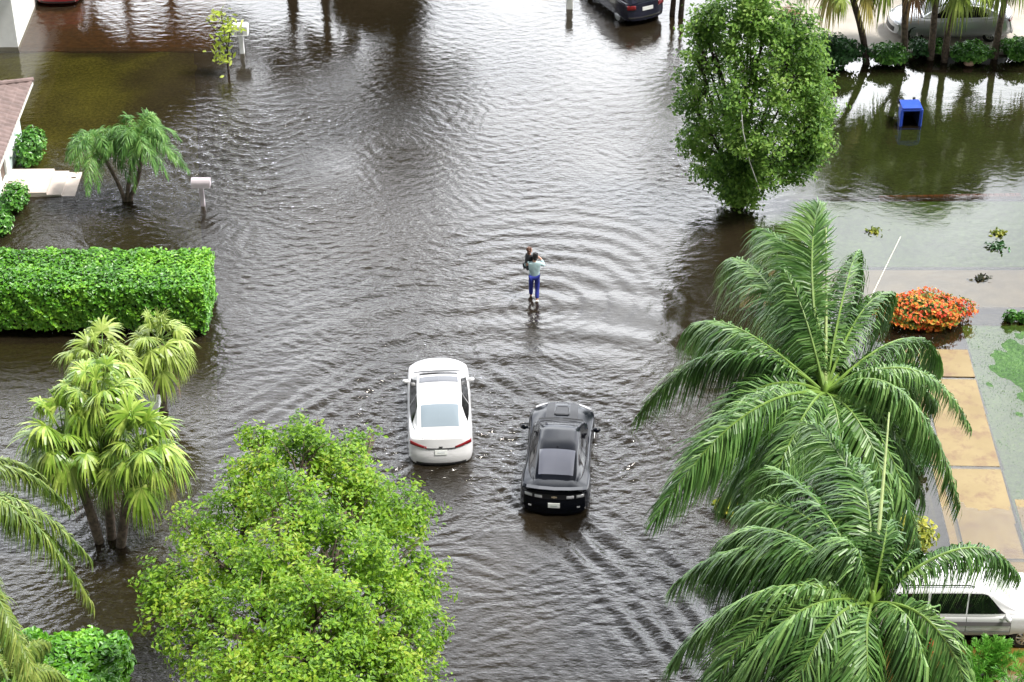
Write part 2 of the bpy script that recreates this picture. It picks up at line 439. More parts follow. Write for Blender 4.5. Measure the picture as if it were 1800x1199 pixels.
# rings around the wading walker
pw = at(938,524)
def ring(cx, cy, lam, amp, r0, r1, fall, sect=None, ph=0., ecc=1.0):
    dxx, dyy = X-cx, (Y-cy)*ecc; r = np.sqrt(dxx**2+dyy**2) + .25*(vnoise(1.5,13)-.5) + .5*(vnoise(4.0,14)-.5)
    e = sstep(r0, r0+.5, r)*(1-sstep(r1*.6, r1, r))*np.exp(-r/fall)
    if sect is not None:
        ang = np.arctan2(dyy, dxx); dd = np.abs((ang-sect[0]+math.pi) % (2*math.pi)-math.pi)
        e = e*np.exp(-(dd/sect[1])**2)
    return amp*e*np.sin(2*math.pi*r/lam+ph)
h += ring(pw.x, pw.y-.6, .74, .021, .3, 8.0, 6.0, sect=(math.pi/2, 1.55))
h += ring(pw.x, pw.y-.3, .36, .008, .1, 2.6, 2.0)
# older wake arcs sweeping round in front of the cars
c0 = at(905,900)
h += ring(c0.x, c0.y, 1.45, .028, 4.5, 15.5, 18.0, sect=(math.pi/2, .95))
h += ring(c0.x+1.5, c0.y-1.0, .95, .007, 5.0, 16.0, 18.0, sect=(math.pi/2+.25, .8), ph=1.0)
# V wakes
def wake(bow, head, ang, lam, amp, sig, length, side, off=0.0, fade=1.2):
    ux_, uy_ = math.cos(head), math.sin(head)
    s = -((X-bow.x)*ux_ + (Y-bow.y)*uy_); l = (-(X-bow.x)*uy_ + (Y-bow.y)*ux_)*side
    d = l*math.cos(ang) - s*math.sin(ang) - off + .35*(vnoise(1.7, 31)-.5) + .12*(vnoise(.6,32)-.5)
    al = l*math.sin(ang) + s*math.cos(ang)
    e = sstep(-.3, fade, al)*(1-sstep(length*.5, length, al))*np.where(d > 0, np.exp(-(d/sig)**2), np.exp(-(d/.35)**2))
    e *= .25 + 1.5*vnoise(1.3, 33+side)*vnoise(.7, 35)*1.6
    return amp*e*np.cos(2*math.pi*d/lam)
wb = at(772,655); bb = at(993,725)
hd_w, hd_b = R(93), R(86)
for side, b_, hd, aa in ((1,wb,hd_w,R(40)),(-1,wb,hd_w,R(40)),(1,bb,hd_b,R(40)),(-1,bb,hd_b,R(40))):
    h += wake(b_, hd, aa, .62, .023, 1.7, 12, side, off=.55)
    h += wake(b_, hd, aa*.8, .38, .005, 1.2, 9, side, off=.2)
br = at(1020,900)
h += wake(br, hd_b, R(38), .82, .028, 1.4, 13, -1, off=.2)
h += wake(br, hd_b, R(30), .6, .017, 1.5, 12, -1, off=-.9)
h += wake(at(830,800), hd_w, R(30), .52, .016, 1.2, 9, -1, off=.1)
h += wake(at(722,800), hd_w, R(30), .52, .016, 1.2, 9, 1, off=.1)
# churned water behind the cars
for cpt, sx_, sy_ in ((at(778,870),.9,2.2),(at(975,960),1.0,2.6),(at(1100,840),1.6,2.5)):
    e = np.exp(-((X-cpt.x)/sx_)**2-((Y-cpt.y)/sy_)**2)
    h += .006*e*(vnoise(.28,41)+.6*vnoise(.17,42)-.8)
edge = sstep(0,2.5,X-x0)*sstep(0,2.5,x1-X)*sstep(0,2.5,Y-y0)*sstep(0,2.5,y1-Y)
h *= edge
dep = np.full(X.shape, .26)
for poly, z in REG:
    dep = np.where(inside(quad_px(poly), X, Y), -z, dep)
ml = (X > -32) & (X < xr+1) & (Y > yn-1.5) & (Y < yf+1)
dep = np.where(ml, np.minimum(dep, -lawn_tl(X, Y)), dep)
rd = Vector((B_.x-A_.x, B_.y-A_.y, 0))
vv = (X-A_.x)*uy.x+(Y-A_.y)*uy.y; uu = (X-A_.x)*ux.x+(Y-A_.y)*ux.y
ins = (vv > 0) & (vv < vs[-1]) & (uu > 0) & (uu < np.where(vv < vs[3], 1.93, 6.5))
dep = np.where(ins, np.clip(.0042*vv-.032, .003, 1), dep)
V = np.c_[X.ravel(), Y.ravel(), h.ravel()]
I = np.arange(nx*ny).reshape(ny, nx)
F = np.stack([I[:-1,:-1], I[:-1,1:], I[1:,1:], I[1:,:-1]], -1).reshape(-1, 4)
g = Geo(); g.add(V, F)
Bq = 600
g.add([[-Bq,-300,0],[Bq,-300,0],[Bq,y0,0],[-Bq,y0,0]], [[0,1,2,3]])
g.add([[-Bq,y1,0],[Bq,y1,0],[Bq,900,0],[-Bq,900,0]], [[0,1,2,3]])
g.add([[-Bq,y0,0],[x0,y0,0],[x0,y1,0],[-Bq,y1,0]], [[0,1,2,3]])
g.add([[x1,y0,0],[Bq,y0,0],[Bq,y1,0],[x1,y1,0]], [[0,1,2,3]])
m, nt, N, L = newmat('flood_water')
out = N.new('ShaderNodeOutputMaterial')
at_ = N.new('ShaderNodeAttribute'); at_.attribute_name = 'depth'
ex = N.new('ShaderNodeMath'); ex.operation = 'MULTIPLY'; ex.inputs[1].default_value = -6.0
L.new(at_.outputs['Fac'], ex.inputs[0])
e2 = N.new('ShaderNodeMath'); e2.operation = 'EXPONENT'; L.new(ex.outputs[0], e2.inputs[0])
tc = N.new('ShaderNodeTexCoord')
mp = N.new('ShaderNodeMapping'); mp.inputs['Scale'].default_value = (.8, 1.5, 1); L.new(tc.outputs['Object'], mp.inputs['Vector'])
nz = N.new('ShaderNodeTexNoise'); nz.inputs['Scale'].default_value = 6.5; nz.inputs['Detail'].default_value = 3; nz.inputs['Roughness'].default_value = .55
L.new(mp.outputs[0], nz.inputs['Vector'])
bp = N.new('ShaderNodeBump'); bp.inputs['Distance'].default_value = .05
at2 = N.new('ShaderNodeAttribute'); at2.attribute_name = 'ripple'
L.new(at2.outputs['Fac'], bp.inputs['Strength']); L.new(nz.outputs[0], bp.inputs['Height'])
trn = N.new('ShaderNodeBsdfTransparent'); trn.inputs[0].default_value = (.85,.80,.56,1)
mn = N.new('ShaderNodeTexNoise'); mn.inputs['Scale'].default_value = .12; mn.inputs['Detail'].default_value = 3; L.new(tc.outputs['Object'], mn.inputs['Vector'])
mc = N.new('ShaderNodeValToRGB'); mc.color_ramp.elements[0].color = (.012,.009,.005,1); mc.color_ramp.elements[1].color = (.024,.018,.011,1)
mc.color_ramp.elements[0].position = .35; mc.color_ramp.elements[1].position = .65
L.new(mn.outputs[0], mc.inputs[0])
dif = N.new('ShaderNodeBsdfDiffuse'); L.new(mc.outputs[0], dif.inputs[0])
mu = N.new('ShaderNodeMixShader'); L.new(e2.outputs[0], mu.inputs[0]); L.new(dif.outputs[0], mu.inputs[1]); L.new(trn.outputs[0], mu.inputs[2])
gl = N.new('ShaderNodeBsdfGlossy'); gl.inputs['Roughness'].default_value = .03; L.new(bp.outputs[0], gl.inputs['Normal'])
gl.inputs['Color'].default_value = (1,1,1,1)
fr = N.new('ShaderNodeFresnel'); fr.inputs['IOR'].default_value = WATER_IOR; L.new(bp.outputs[0], fr.inputs['Normal'])
ms = N.new('ShaderNodeMixShader'); L.new(fr.outputs[0], ms.inputs[0]); L.new(mu.outputs[0], ms.inputs[1]); L.new(gl.outputs[0], ms.inputs[2])
L.new(ms.outputs[0], out.inputs[0])
wo = g.build('water', m, smooth=True)
att = wo.data.attributes.new('depth', 'FLOAT', 'POINT')
dv = np.full(len(wo.data.vertices), .26, np.float32); dv[:nx*ny] = dep.ravel(); att.data.foreach_set('value', dv)
att = wo.data.attributes.new('ripple', 'FLOAT', 'POINT')
rv = np.full(len(wo.data.vertices), .3, np.float32); rv[:nx*ny] = np.clip(rip*RIP_B, .012, 1).ravel(); att.data.foreach_set('value', rv)
tag(wo, kind='structure')

# ------------------------------------------------------------------ light
w = bpy.data.worlds.new("World"); scene.world = w; w.use_nodes = True
nt = w.node_tree; N, L = nt.nodes, nt.links; N.clear()
out = N.new('ShaderNodeOutputWorld'); bg = N.new('ShaderNodeBackground'); L.new(bg.outputs[0], out.inputs[0])
sky = N.new('ShaderNodeTexSky'); sky.sky_type = 'NISHITA'; sky.sun_disc = False
SUN_EL, SUN_AZ = 62.0, 98.0
sky.sun_elevation = R(SUN_EL); sky.sun_rotation = R(SUN_AZ)
sky.air_density = 1.2; sky.dust_density = 3.0
hs = N.new('ShaderNodeHueSaturation'); hs.inputs['Saturation'].default_value = .22; L.new(sky.outputs[0], hs.inputs['Color'])
tc = N.new('ShaderNodeTexCoord'); nz = N.new('ShaderNodeTexNoise'); nz.inputs['Scale'].default_value = 3.2; nz.inputs['Detail'].default_value = 5; nz.inputs['Roughness'].default_value = .55
mp = N.new('ShaderNodeMapping'); mp.inputs['Scale'].default_value = (1,1,2.2); mp.inputs['Location'].default_value = (.3,.1,.6)
L.new(tc.outputs['Generated'], mp.inputs[0]); L.new(mp.outputs[0], nz.inputs['Vector'])
cr = N.new('ShaderNodeValToRGB'); L.new(nz.outputs[0], cr.inputs[0])
cr.color_ramp.elements[0].position = .38; cr.color_ramp.elements[0].color = (.42,.43,.47,1)
cr.color_ramp.elements[1].position = .62; cr.color_ramp.elements[1].color = (1.4,1.38,1.37,1)
# overcast sky, brightest in a broad bank of cloud ahead at low elevation
sx = N.new('ShaderNodeSeparateXYZ'); L.new(tc.outputs['Generated'], sx.inputs[0])
def mr(sock, a, b, c=0.0, d=1.0):
    n = N.new('ShaderNodeMapRange'); n.interpolation_type = 'SMOOTHSTEP'; n.inputs[1].default_value = a; n.inputs[2].default_value = b
    n.inputs[3].default_value = c; n.inputs[4].default_value = d; L.new(sock, n.inputs[0]); return n.outputs[0]
def mul(a, b, op='MULTIPLY'):
    n = N.new('ShaderNodeMath'); n.operation = op
    for i, q in enumerate((a, b)):
        if isinstance(q, (int, float)): n.inputs[i].default_value = q
        else: L.new(q, n.inputs[i])
    return n.outputs[0]
bank = mul(mr(sx.outputs[1], -.1, .6), mr(sx.outputs[2], BANK_LO, BANK_HI, 1, .04))
amt = mul(bank, BANK)
cl = N.new('ShaderNodeMix'); cl.data_type = 'RGBA'; cl.blend_type = 'ADD'; cl.inputs[0].default_value = 1
cc = N.new('ShaderNodeCombineColor')
for i, k in enumerate((.95, .985, 1.02)): L.new(mul(amt, k), cc.inputs[i])
sc_ = N.new('ShaderNodeMix'); sc_.data_type = 'RGBA'; sc_.blend_type = 'MULTIPLY'; sc_.inputs[0].default_value = 1
L.new(hs.outputs[0], sc_.inputs[6]); sc_.inputs[7].default_value = (SKY_K, SKY_K, SKY_K, 1)
L.new(sc_.outputs[2], cl.inputs[6]); L.new(cc.outputs[0], cl.inputs[7])
mx = N.new('ShaderNodeMix'); mx.data_type = 'RGBA'; mx.blend_type = 'MULTIPLY'; mx.inputs[0].default_value = 1
L.new(cl.outputs[2], mx.inputs[6]); L.new(cr.outputs[0], mx.inputs[7]); L.new(mx.outputs[2], bg.inputs[0])
bg.inputs[1].default_value = SKY_S
sd = bpy.data.lights.new('sun', 'SUN'); sd.energy = SUN_E; sd.angle = R(10); sd.color = (1,.96,.90)
so = bpy.data.objects.new('sun', sd); COL.objects.link(so)
az = R(SUN_AZ); el = R(SUN_EL)
dirv = Vector((math.sin(az)*math.cos(el), math.cos(az)*math.cos(el), math.sin(el)))   # towards the sun
so.rotation_euler = dirv.to_track_quat('Z', 'Y').to_euler()
scene.view_settings.view_transform = 'Standard'; scene.view_settings.look = 'None'
scene.view_settings.exposure = EXPO; scene.view_settings.gamma = 1.0
# ------------------------------------------------------------------ palms and trees
UP = np.array([0, 0, 1.0])
def bez(p0, p1, p2, n):
    t = np.linspace(0, 1, n)[:, None]
    return (1-t)**2*p0 + 2*t*(1-t)*p1 + t*t*p2

def pinnate(parent, p0, p1, p2, leaf=.85, n=70, mat='frond', rmat='rachis', name='frond', bare=.14, r0=.045, droop=.55, wid=.05, roll=0.0, seed=0, lift=.25, tipdrop=0.0, wind=(0, 0, 0)):
    """a feather frond: midrib along a curve, leaflets both sides"""
    r = np.random.default_rng(seed)
    C = bez(np.array(p0, float), np.array(p1, float), np.array(p2, float), 24)
    C[:, 2] -= tipdrop*np.linspace(0, 1, 24)**4
    g = Geo(); t24 = np.linspace(0, 1, 24)
    g_tube(g, C, r0*(1-.88*t24), 6, mi=1)
    t = np.linspace(bare, 1.0, n)
    ti = t*23; i0 = np.clip(ti.astype(int), 0, 22); f = (ti-i0)[:, None]
    P = C[i0]*(1-f) + C[i0+1]*f
    T = norm(np.gradient(C, axis=0)); T = norm(T[i0]*(1-f)+T[i0+1]*f)
    hor = np.array(p2, float)-np.array(p0, float); hor[2] = 0
    if np.linalg.norm(hor) < .2: hor = np.array([.3, 1, 0])
    S0 = norm(np.cross(hor, UP))
    S = norm(S0[None]-T*(T@S0)[:, None]); U = np.cross(S, T)
    U = np.where((U[:, 2] < 0)[:, None] & (np.abs(U[:, 2:3]) > .02), -U, U)
    S, U = S*math.cos(roll)+U*math.sin(roll), U*math.cos(roll)-S*math.sin(roll)
    tt = (t-bare)/(1-bare)
    Ln = leaf*(.45+.75*np.sin(math.pi*np.clip(.12+.82*tt, 0, 1))**.9)*(1-.35*tt**6)
    A = np.radians(72-50*tt**1.4)
    for sg in (-1, 1):
        a = A + r.normal(0, .15, n)
        d = T*np.cos(a)[:, None] + sg*S*np.sin(a)[:, None] + U*(lift+r.normal(0, .2, n))[:, None]
        side = norm(np.cross(d, U+.5*sg*S + r.normal(0, .3, (n, 3))))
        g_strips(g, P + r.normal(0, .01, (n, 3)), d, side, Ln*r.uniform(.82, 1.1, n), wid*r.uniform(.8, 1.15, n), np.clip(droop*r.uniform(.6, 1.4, n), .05, 1.3), nseg=4, mi=0, wind=wind)
    return g.build(name, [M[mat], M[rmat]], parent)

def trunk(parent, pts, rad, mat='palm_bark', name='trunk', ns=10):
    n = 14; P = np.array(pts, float)
    t = np.linspace(0, len(P)-1, n); i = np.clip(t.astype(int), 0, len(P)-2); f = (t-i)[:, None]
    C = P[i]*(1-f)+P[i+1]*f
    for _ in range(2): C[1:-1] = (C[:-2]+2*C[1:-1]+C[2:])/4
    rr = np.linspace(rad[0], rad[1], n)*(1+.05*np.sin(np.arange(n)*2.1))
    g = Geo(); g_tube(g, C, rr, ns); return g.build(name, M[mat], parent, smooth=True)

def coconut(label, crown, base, fronds, group=None, extra=0, seed=1, mat='frond', spears=()):
    """crown world point, fronds = (tip_px, tip height over the crown, arch) ..."""
    c = np.array(crown); b = np.array(base)
    o = thing('coconut_palm', b, label, 'palm tree', group)
    loc = c-b
    r = np.random.default_rng(seed)
    trunk(o, [(0, 0, -.3), loc*[.25, .25, .4], loc*[.7, .7, .75], loc-[0, 0, .1]], (.2, .13))
    g = Geo(); g_tube(g, [loc-[0,0,.5], loc+[0,0,.05], loc+[0,0,.35]], [.12,.09,.03], 10); g.build('crownshaft', M['rachis'], o, smooth=True)
    for i, fr in enumerate(fronds):
        tip, dz, arch = fr[:3]
        kw = fr[3] if len(fr) > 3 else {}
        tp = np.array(at(tip[0], tip[1], crown[2]+dz))-b if not isinstance(tip, np.ndarray) else tip-b
        mid = loc*.45+tp*.55; lat = np.cross(tp-loc, UP); mid = mid+lat*r.uniform(-.16, .16); mid[2] = max(loc[2], tp[2])*.5+loc[2]*.5+arch
        kk = dict(leaf=1.3, n=200, mat=mat, seed=seed*50+i, r0=.042, droop=r.uniform(.9,1.5), wid=.040, lift=r.uniform(-.1,.25), roll=r.uniform(-.8,.8), tipdrop=r.uniform(.1,.7), wind=(-.22,-.02,.04)); kk.update(kw)
        pinnate(o, loc+norm(mid-loc)*.05, mid, tp, **kk)
    for i in range(extra):
        a = i*2.4+seed
        if seed == 5 and math.cos(a) > .2: continue
        Lh = r.uniform(2.2, 3.4); dz = r.uniform(-2.2, -.3)
        tp = loc+[math.cos(a)*Lh, math.sin(a)*Lh, dz]; mid = loc*.5+tp*.5; mid[2] = loc[2]+r.uniform(.6, 1.1)
        pinnate(o, loc, mid, tp, leaf=1.2, n=150, mat=mat, seed=seed*90+i, r0=.04, droop=1.2, lift=.05, roll=r.uniform(-.8,.8), tipdrop=.5, wind=(-.22,-.02,.04))
    for (tip, dz, rad, mm) in spears:
        tp = np.array(at(tip[0], tip[1], crown[2]+dz))-b
        g = Geo(); C = bez(loc, loc*.5+tp*.5+[.02, .02, .1], tp, 10); g_tube(g, C, np.linspace(rad, rad*.25, 10), 6)
        g.build('spear_leaf', M[mm], o, smooth=True)
    return o

# the two big coconut palms at the right
cA = at(1450, 692, 7.4); bA = (cA.x+.3, cA.y+.2, -.2)
coconut('upper big coconut palm right of the black coupe, a pale spear leaf at its crown', cA, bA, [
    ((1440,352), 2.9, .9, dict(leaf=.95, droop=.35, roll=.2, r0=.06, bare=.3)), ((1510,430), 1.5, 1.0, dict(roll=.4)), ((1285,425), .9, 1.3), ((1335,385), 1.7, 1.1),
    ((1212,540), .5, 1.3), ((1125,700), -1.1, 1.9, dict(leaf=1.0)), ((1155,895), -1.2, 1.6, dict(leaf=1.05)), ((1240,760), -.9, 1.0),
    ((1690,868), -1.9, 2.3, dict(leaf=1.0)), ((1655,620), -1.0, 1.5), ((1713,720), -1.2, 1.3, dict(leaf=.55)), ((1570,500), 1.0, 1.0),
    ((1310,950), -1.6, 1.6, dict(leaf=1.1)), ((1600,660), .8, .8, dict(leaf=.7)), ((1380,470), 2.2, .5)],
    group='coconut palms in the right foreground', extra=17, seed=3, spears=[((1452,400), 2.7, .055, 'spear'), ((1583,416), 1.2, .03, 'spear_white')])
cB = at(1532, 1062, 7.9); bB = (cB.x-.1, cB.y+.3, -.2)
coconut('lower big coconut palm in the bottom right corner, fronds hanging over the white car', cB, bB, [
    ((1185,1020), -.9, 1.6, dict(leaf=1.0)), ((1180,1125), -1.1, 1.4, dict(leaf=1.0)), ((1240,1195), -1.3, 1.2), ((1300,880), .4, 1.3, dict(leaf=1.0)),
    ((1335,805), .6, 1.4), ((1415,735), 1.0, 1.2), ((1495,790), 1.2, .9), ((1270,920), .2, 1.5), ((1800,975), .3, 1.5, dict(leaf=.8)), ((1725,1245), -1.4, 1.0), ((1640,1260), -1.3, 1.0),
    ((1535,1260), -.8, .7), ((1380,1260), -1.2, 1.1), ((1560,905), 1.0, .8), ((1260,960), .0, 1.2), ((1620,960), .6, .9, dict(leaf=.6)), ((1330,1060), -.4, 1.0), ((1480,930), 1.4, .5)],
    group='coconut palms in the right foreground', extra=11, seed=5, spears=[((1563,725), 2.4, .06, 'spear')])
# palm beyond the left edge
cC = at(-150, 905, 6.0); bC = (cC.x-.2, cC.y+.2, -.2)
coconut('coconut palm at the left edge whose arching yellowish fronds enter the photo', cC, bC, [
    ((118,860), -1.0, 1.5, dict(leaf=.72, wid=.036, droop=.8, roll=.25)), ((70,815), -.3, 1.3, dict(leaf=.72, wid=.036, droop=.8, roll=.25)), ((158,1030), -1.7, 1.9, dict(leaf=.72, wid=.036, droop=.8, roll=.25)), ((155,955), -1.1, 1.4, dict(leaf=.72, wid=.036, droop=.8, roll=.25)), ((128,975), -1.5, 1.6, dict(leaf=.72, wid=.036, droop=.8, roll=.25)),
    ((40,1180), -2.0, 1.6, dict(leaf=.72, wid=.036, droop=.8, roll=.25)), ((25,1090), -1.7, 1.3, dict(leaf=.72, wid=.036, droop=.8, roll=.25)), ((-20,780), .4, 1.0, dict(leaf=.72, wid=.036, droop=.8, roll=.25)), ((-60,1130), -1.8, 1.2, dict(leaf=.72, wid=.036, droop=.8, roll=.25)), ((90,1240), -2.2, 1.8, dict(leaf=.72, wid=.036, droop=.8, roll=.25)), ((-330,800), -.5, 1.2, dict(leaf=.72, wid=.036, droop=.8, roll=.25)), ((-400,950), -1.0, 1.2, dict(leaf=.72, wid=.036, droop=.8, roll=.25)), ((-300,1080), -1.0, 1.2, dict(leaf=.72, wid=.036, droop=.8, roll=.25))],
    seed=8, mat='frond_old')
# small feather palm clump bottom left corner
cE = at(20, 1215, 3.2)
coconut('young feather palm in the bottom left corner with pale green fronds', cE, (cE.x, cE.y, -.2), [
    ((85,1120), .1, .6, dict(leaf=.5)), ((35,1100), .3, .6, dict(leaf=.5)), ((120,1190), -.4, .7, dict(leaf=.5)), ((-40,1130), .1, .6, dict(leaf=.5)), ((70,1240), -.5, .6, dict(leaf=.5))],
    seed=11, mat='frond_old')

def datepalm(label, base_px, stems):
    b = at(*base_px); o = thing('date_palm', b, label, 'palm tree'); b = np.array(b)
    r = np.random.default_rng(31)
    for k, (knee, crown, cnt, Lf) in enumerate(stems):
        off = (knee[0], knee[1])
        cp = np.array(aty(crown[0], crown[1], b[1]+crown[2]))-b
        kp = np.array(aty(knee[0], knee[1], b[1]+crown[2]*.5))-b
        trunk(o, [(.12*(k-1), .05*k, -.35), (.10*(k-1), 0, .15), kp, cp], (.085, .065), mat='bark', name='trunk', ns=8)
        for i in range(cnt):
            a = i*2.39996+k; el = r.uniform(-.1, 1.35)
            hd = np.array([math.cos(a), math.sin(a), 0])*math.cos(el*.7)*Lf*r.uniform(.8, 1.1)
            tp = cp+hd+[0, 0, Lf*(.75*el-.62)]
            mid = cp*.5+tp*.5; mid[2] = cp[2]+Lf*(.34+.34*el)
            pinnate(o, cp, mid, tp, leaf=.40, n=60, mat='datefrond', tipdrop=.12, roll=r.uniform(-.6,.6), seed=700+k*40+i, r0=.016, droop=.5, wid=.028, bare=.12, lift=.12)
    return o
datepalm('small date palm with three leaning trunks standing in the water beside the grey mailbox', (224,353), [
    ((206,318), (172,256, .1), 22, 1.4), ((228,310), (243,247, 0), 28, 1.5), ((242,322), (252,258, -.1), 8, 1.0)])

def fan_leaf(parent, p0, p1, out, Rr, mat, seed, name='frond', n=34, droop=.35):
    r = np.random.default_rng(seed); g = Geo()
    p0 = np.array(p0, float); p1 = np.array(p1, float); out = norm(np.array(out, float))
    mid = (p0+p1)/2+[0, 0, .12]
    g_tube(g, bez(p0, mid, p1, 6), np.linspace(.02, .013, 6), 5, mi=1)
    ref = UP if abs(out[2]) < .9 else np.array([1.0, 0, 0])
    S = norm(np.cross(out, ref)); Nn = np.cross(S, out)
    S = norm(S+Nn*r.uniform(-.35, .35))
    ang = np.radians(np.linspace(-125, 125, n))
    d = out[None]*np.cos(ang)[:, None]+S[None]*np.sin(ang)[:, None]+Nn[None]*(.10*np.abs(np.sin(ang)))[:, None]
    d = d + Nn[None]*(((np.arange(n) % 2)-.5)*.10)[:, None] + r.normal(0, .03, (n, 3))
    sd = norm(np.cross(d, Nn[None]+0*d))
    Ln = Rr*(.72+.28*np.cos(ang*.8))*r.uniform(.9, 1.08, n)
    g_strips(g, np.repeat(p1[None], n, 0), d, sd, Ln, Rr*.078, droop*r.uniform(.6, 1.4, n), nseg=4, mi=0, base_w=.15, tip_w=.04)
    return g.build(name, [M[mat], M['rachis']], parent)

def fanpalm(name, base, crown, label, cnt, Rr, seed, trunk_r=(.14, .12), mat='fan', group=None, pet=.75, lean=None, dead=2, mats=None, spread=1.0, tb='palm_bark', span=140):
    b = np.array(base, float); c = np.array(crown, float)-b
    o = thing(name, b, label, 'palm tree', group); r = np.random.default_rng(seed)
    l1 = c*[.45, .45, .5] if lean is None else np.array(lean, float)
    trunk(o, [(0, 0, -.35), l1, c-[0, 0, .05]], trunk_r, mat=tb)
    for i in range(cnt):
        a = i*2.39996+seed; q = (i+.5)/cnt
        el = R(84-span*q**.85)+r.normal(0, .1)
        out = np.array([math.cos(a)*math.cos(el), math.sin(a)*math.cos(el), math.sin(el)])
        p1 = c+out*pet*spread*r.uniform(.6, 1.3)-[0, 0, .1*q]
        mm = mat
        if i >= cnt-dead: mm = 'fan_y' if r.random() < .7 else 'fan_brown'
        fan_leaf(o, c, p1, out+np.array([0, 0, -.38-.25*q]), Rr*r.uniform(.65, 1.15), mm, seed*100+i, droop=.45+.5*q)
    return o
F_ = [  # left cluster: base px, crown px, crown height
    ((205,960),(245,785),3.2,'fan palm with the greenest crown, nearest the bright foreground tree',30,1.05,.85),
    ((180,955),(112,768),3.1,'fan palm leaning left over the water, leftmost of the fan palm cluster',28,1.05,.85),
    ((195,950),(178,700),3.9,'bushy fan palm behind the other two crowns of the left cluster',26,1.0,.75),
]
for i, (bp_, cp_, hh, lb, cnt, rr_, pt) in enumerate(F_):
    b = at(*bp_); c = at(cp_[0], cp_[1], hh)
    fanpalm('fan_palm', (b.x, b.y, -.2), c, lb, cnt, rr_, 40+i, group='fan palms along the left side of the street', pet=pt, dead=2, tb='bark')
b = at(195,760); c = at(182,640,2.6)
fanpalm('fan_palm', (b.x, b.y, -.2), c, 'low fan palm with pale yellowish crown just under the clipped hedge', 30, .95, 51, group='fan palms along the left side of the street', pet=.75, dead=1, mat='fan_b', tb='bark')
b = at(285,720); c = at(282,600,2.4)
fanpalm('fan_palm', (b.x, b.y, -.2), c, 'fan palm at the right end of the hedge with one yellow and pink drying frond', 28, .9, 55, group='fan palms along the left side of the street', pet=.7, dead=2, mat='fan_b', tb='bark')

# row of fan palms along the flooded lawn, top right
rowp = [((1527,112),(1487,-48),'fan palm with dark curved trunk, first from the left in front of the silver sedan', (1518,60)),
        ((1590,102),(1592,-62),'fan palm hiding the nose of the silver sedan, second in the row',(1591,50)),
        ((1636,104),(1650,-66),'slim straight fan palm in front of the silver sedan door, third in the row',(1641,50)),
        ((1660,108),(1690,-60),'fan palm leaning right before the silver sedan, fourth in the row',(1667,50)),
        ((1838,104),(1850,-60),'fan palm just outside the right edge, only its hanging leaf tips show', (1842,50)),
        ((1748,102),(1778,-58),'fan palm hiding the rear wheel of the silver sedan, last in the row',(1755,55))]
for i, (bp_, cp_, lb, kp_) in enumerate(rowp):
    b = at(*bp_); c = aty(cp_[0], cp_[1], b.y); k = aty(kp_[0], kp_[1], b.y)
    fanpalm('fan_palm', (b.x, b.y, -.1), c, lb, 30, 1.1, 60+i, trunk_r=(.15, .11), mat='fan_b', group='fan palms in front of the silver sedan', pet=1.15 if i else 1.25, dead=3 if i in (0, 4) else 1, lean=(k.x-b.x, 0, k.z), tb='bark' if i else 'bark_dark', span=105)

# ---- broadleaf trees
def tree(name, label, base, lobes, nclu, leafs, size, mat, seed, cat='tree', group=None, trunk_r=.22, limb_r=.07, flat=.8, shell=.45, trunk_mat='bark', clus=.28, split=None, nsub=3, gaps=.55):
    b = np.array(base, float); o = thing(name, b, label, cat, group)
    r = np.random.default_rng(seed); lo = [(np.array(c, float)-b, rad) for c, rad in lobes]
    cen = np.mean([c for c, _ in lo], axis=0); low = min(c[2]-rad for c, rad in lo)
    fork = np.array([cen[0]*.25, cen[1]*.25, max(.5, low*.7+.2)]) if split is None else np.array(split, float)
    g = Geo(); g_tube(g, [(0, 0, -.35), fork*[.4, .4, .5], fork], [trunk_r*1.25, trunk_r, trunk_r*.8], 10)
    for c, rad in lo:
        m1 = fork*.5+c*.5+r.normal(0, .15, 3)
        g_tube(g, bez(fork, m1, c+[0, 0, -.1], 8), np.linspace(limb_r*1.3, limb_r*.35, 8), 6)
        for _ in range(nsub*2):
            d = norm(r.normal(0, 1, 3)+[0, 0, .3]); e = c+d*rad*.85
            g_tube(g, bez(c*.75+fork*.25, c+r.normal(0, .1, 3), e, 5), np.linspace(limb_r*.4, .008, 5), 4)
    g.build('trunk', M[trunk_mat], o, smooth=True)
    vol = np.array([rad**2 for _, rad in lo]); vol /= vol.sum()
    li = r.choice(len(lo), nclu, p=vol)
    C = np.array([c for c, _ in lo])[li]; Rd = np.array([rad for _, rad in lo])[li]
    d = norm(r.normal(0, 1, (nclu, 3)))
    # ragged lobes: radius varies with direction
    ph = r.uniform(0, 6.28, (len(lo), 3)); rag = 1+.22*np.sin(3.1*d[:, 0]*2+ph[li, 0])*np.sin(4*d[:, 1]+ph[li, 1])+.16*np.sin(7*d[:, 2]+5*d[:, 0]+ph[li, 2])
    rr = (shell+(1-shell)*r.random(nclu)**.6)*rag
    P = C+d*(Rd*rr)[:, None]*[1, 1, flat]
    q1 = r.uniform(0, 6.28, 6); wv = np.sin(P[:,0]*2.9+q1[0])*np.sin(P[:,1]*2.7+q1[1])*1.0+np.sin(P[:,0]*1.7+P[:,2]*2.9+q1[2])*np.sin(P[:,1]*2.3-P[:,2]*2.2+q1[3])+.6*np.sin(P[:,0]*6.1+q1[4])*np.sin(P[:,1]*5.7+P[:,2]*4+q1[5])
    keep = r.random(nclu) < np.clip(.5+gaps*wv, .04, 1)
    P, d2 = P[keep], d[keep]
    k = leafs; n = len(P)
    LP = np.repeat(P, k, 0)+r.normal(0, clus, (n*k, 3))*[1, 1, .7]
    ln = norm(np.repeat(d2*.6+[0, 0, .6]+r.normal(0, .25, (n, 3)), k, 0))
    g = Geo(); g_leaves(g, LP, ln, size, seed=seed+1, jitter=.36)
    g.build('crown', M[mat], o)
    return o

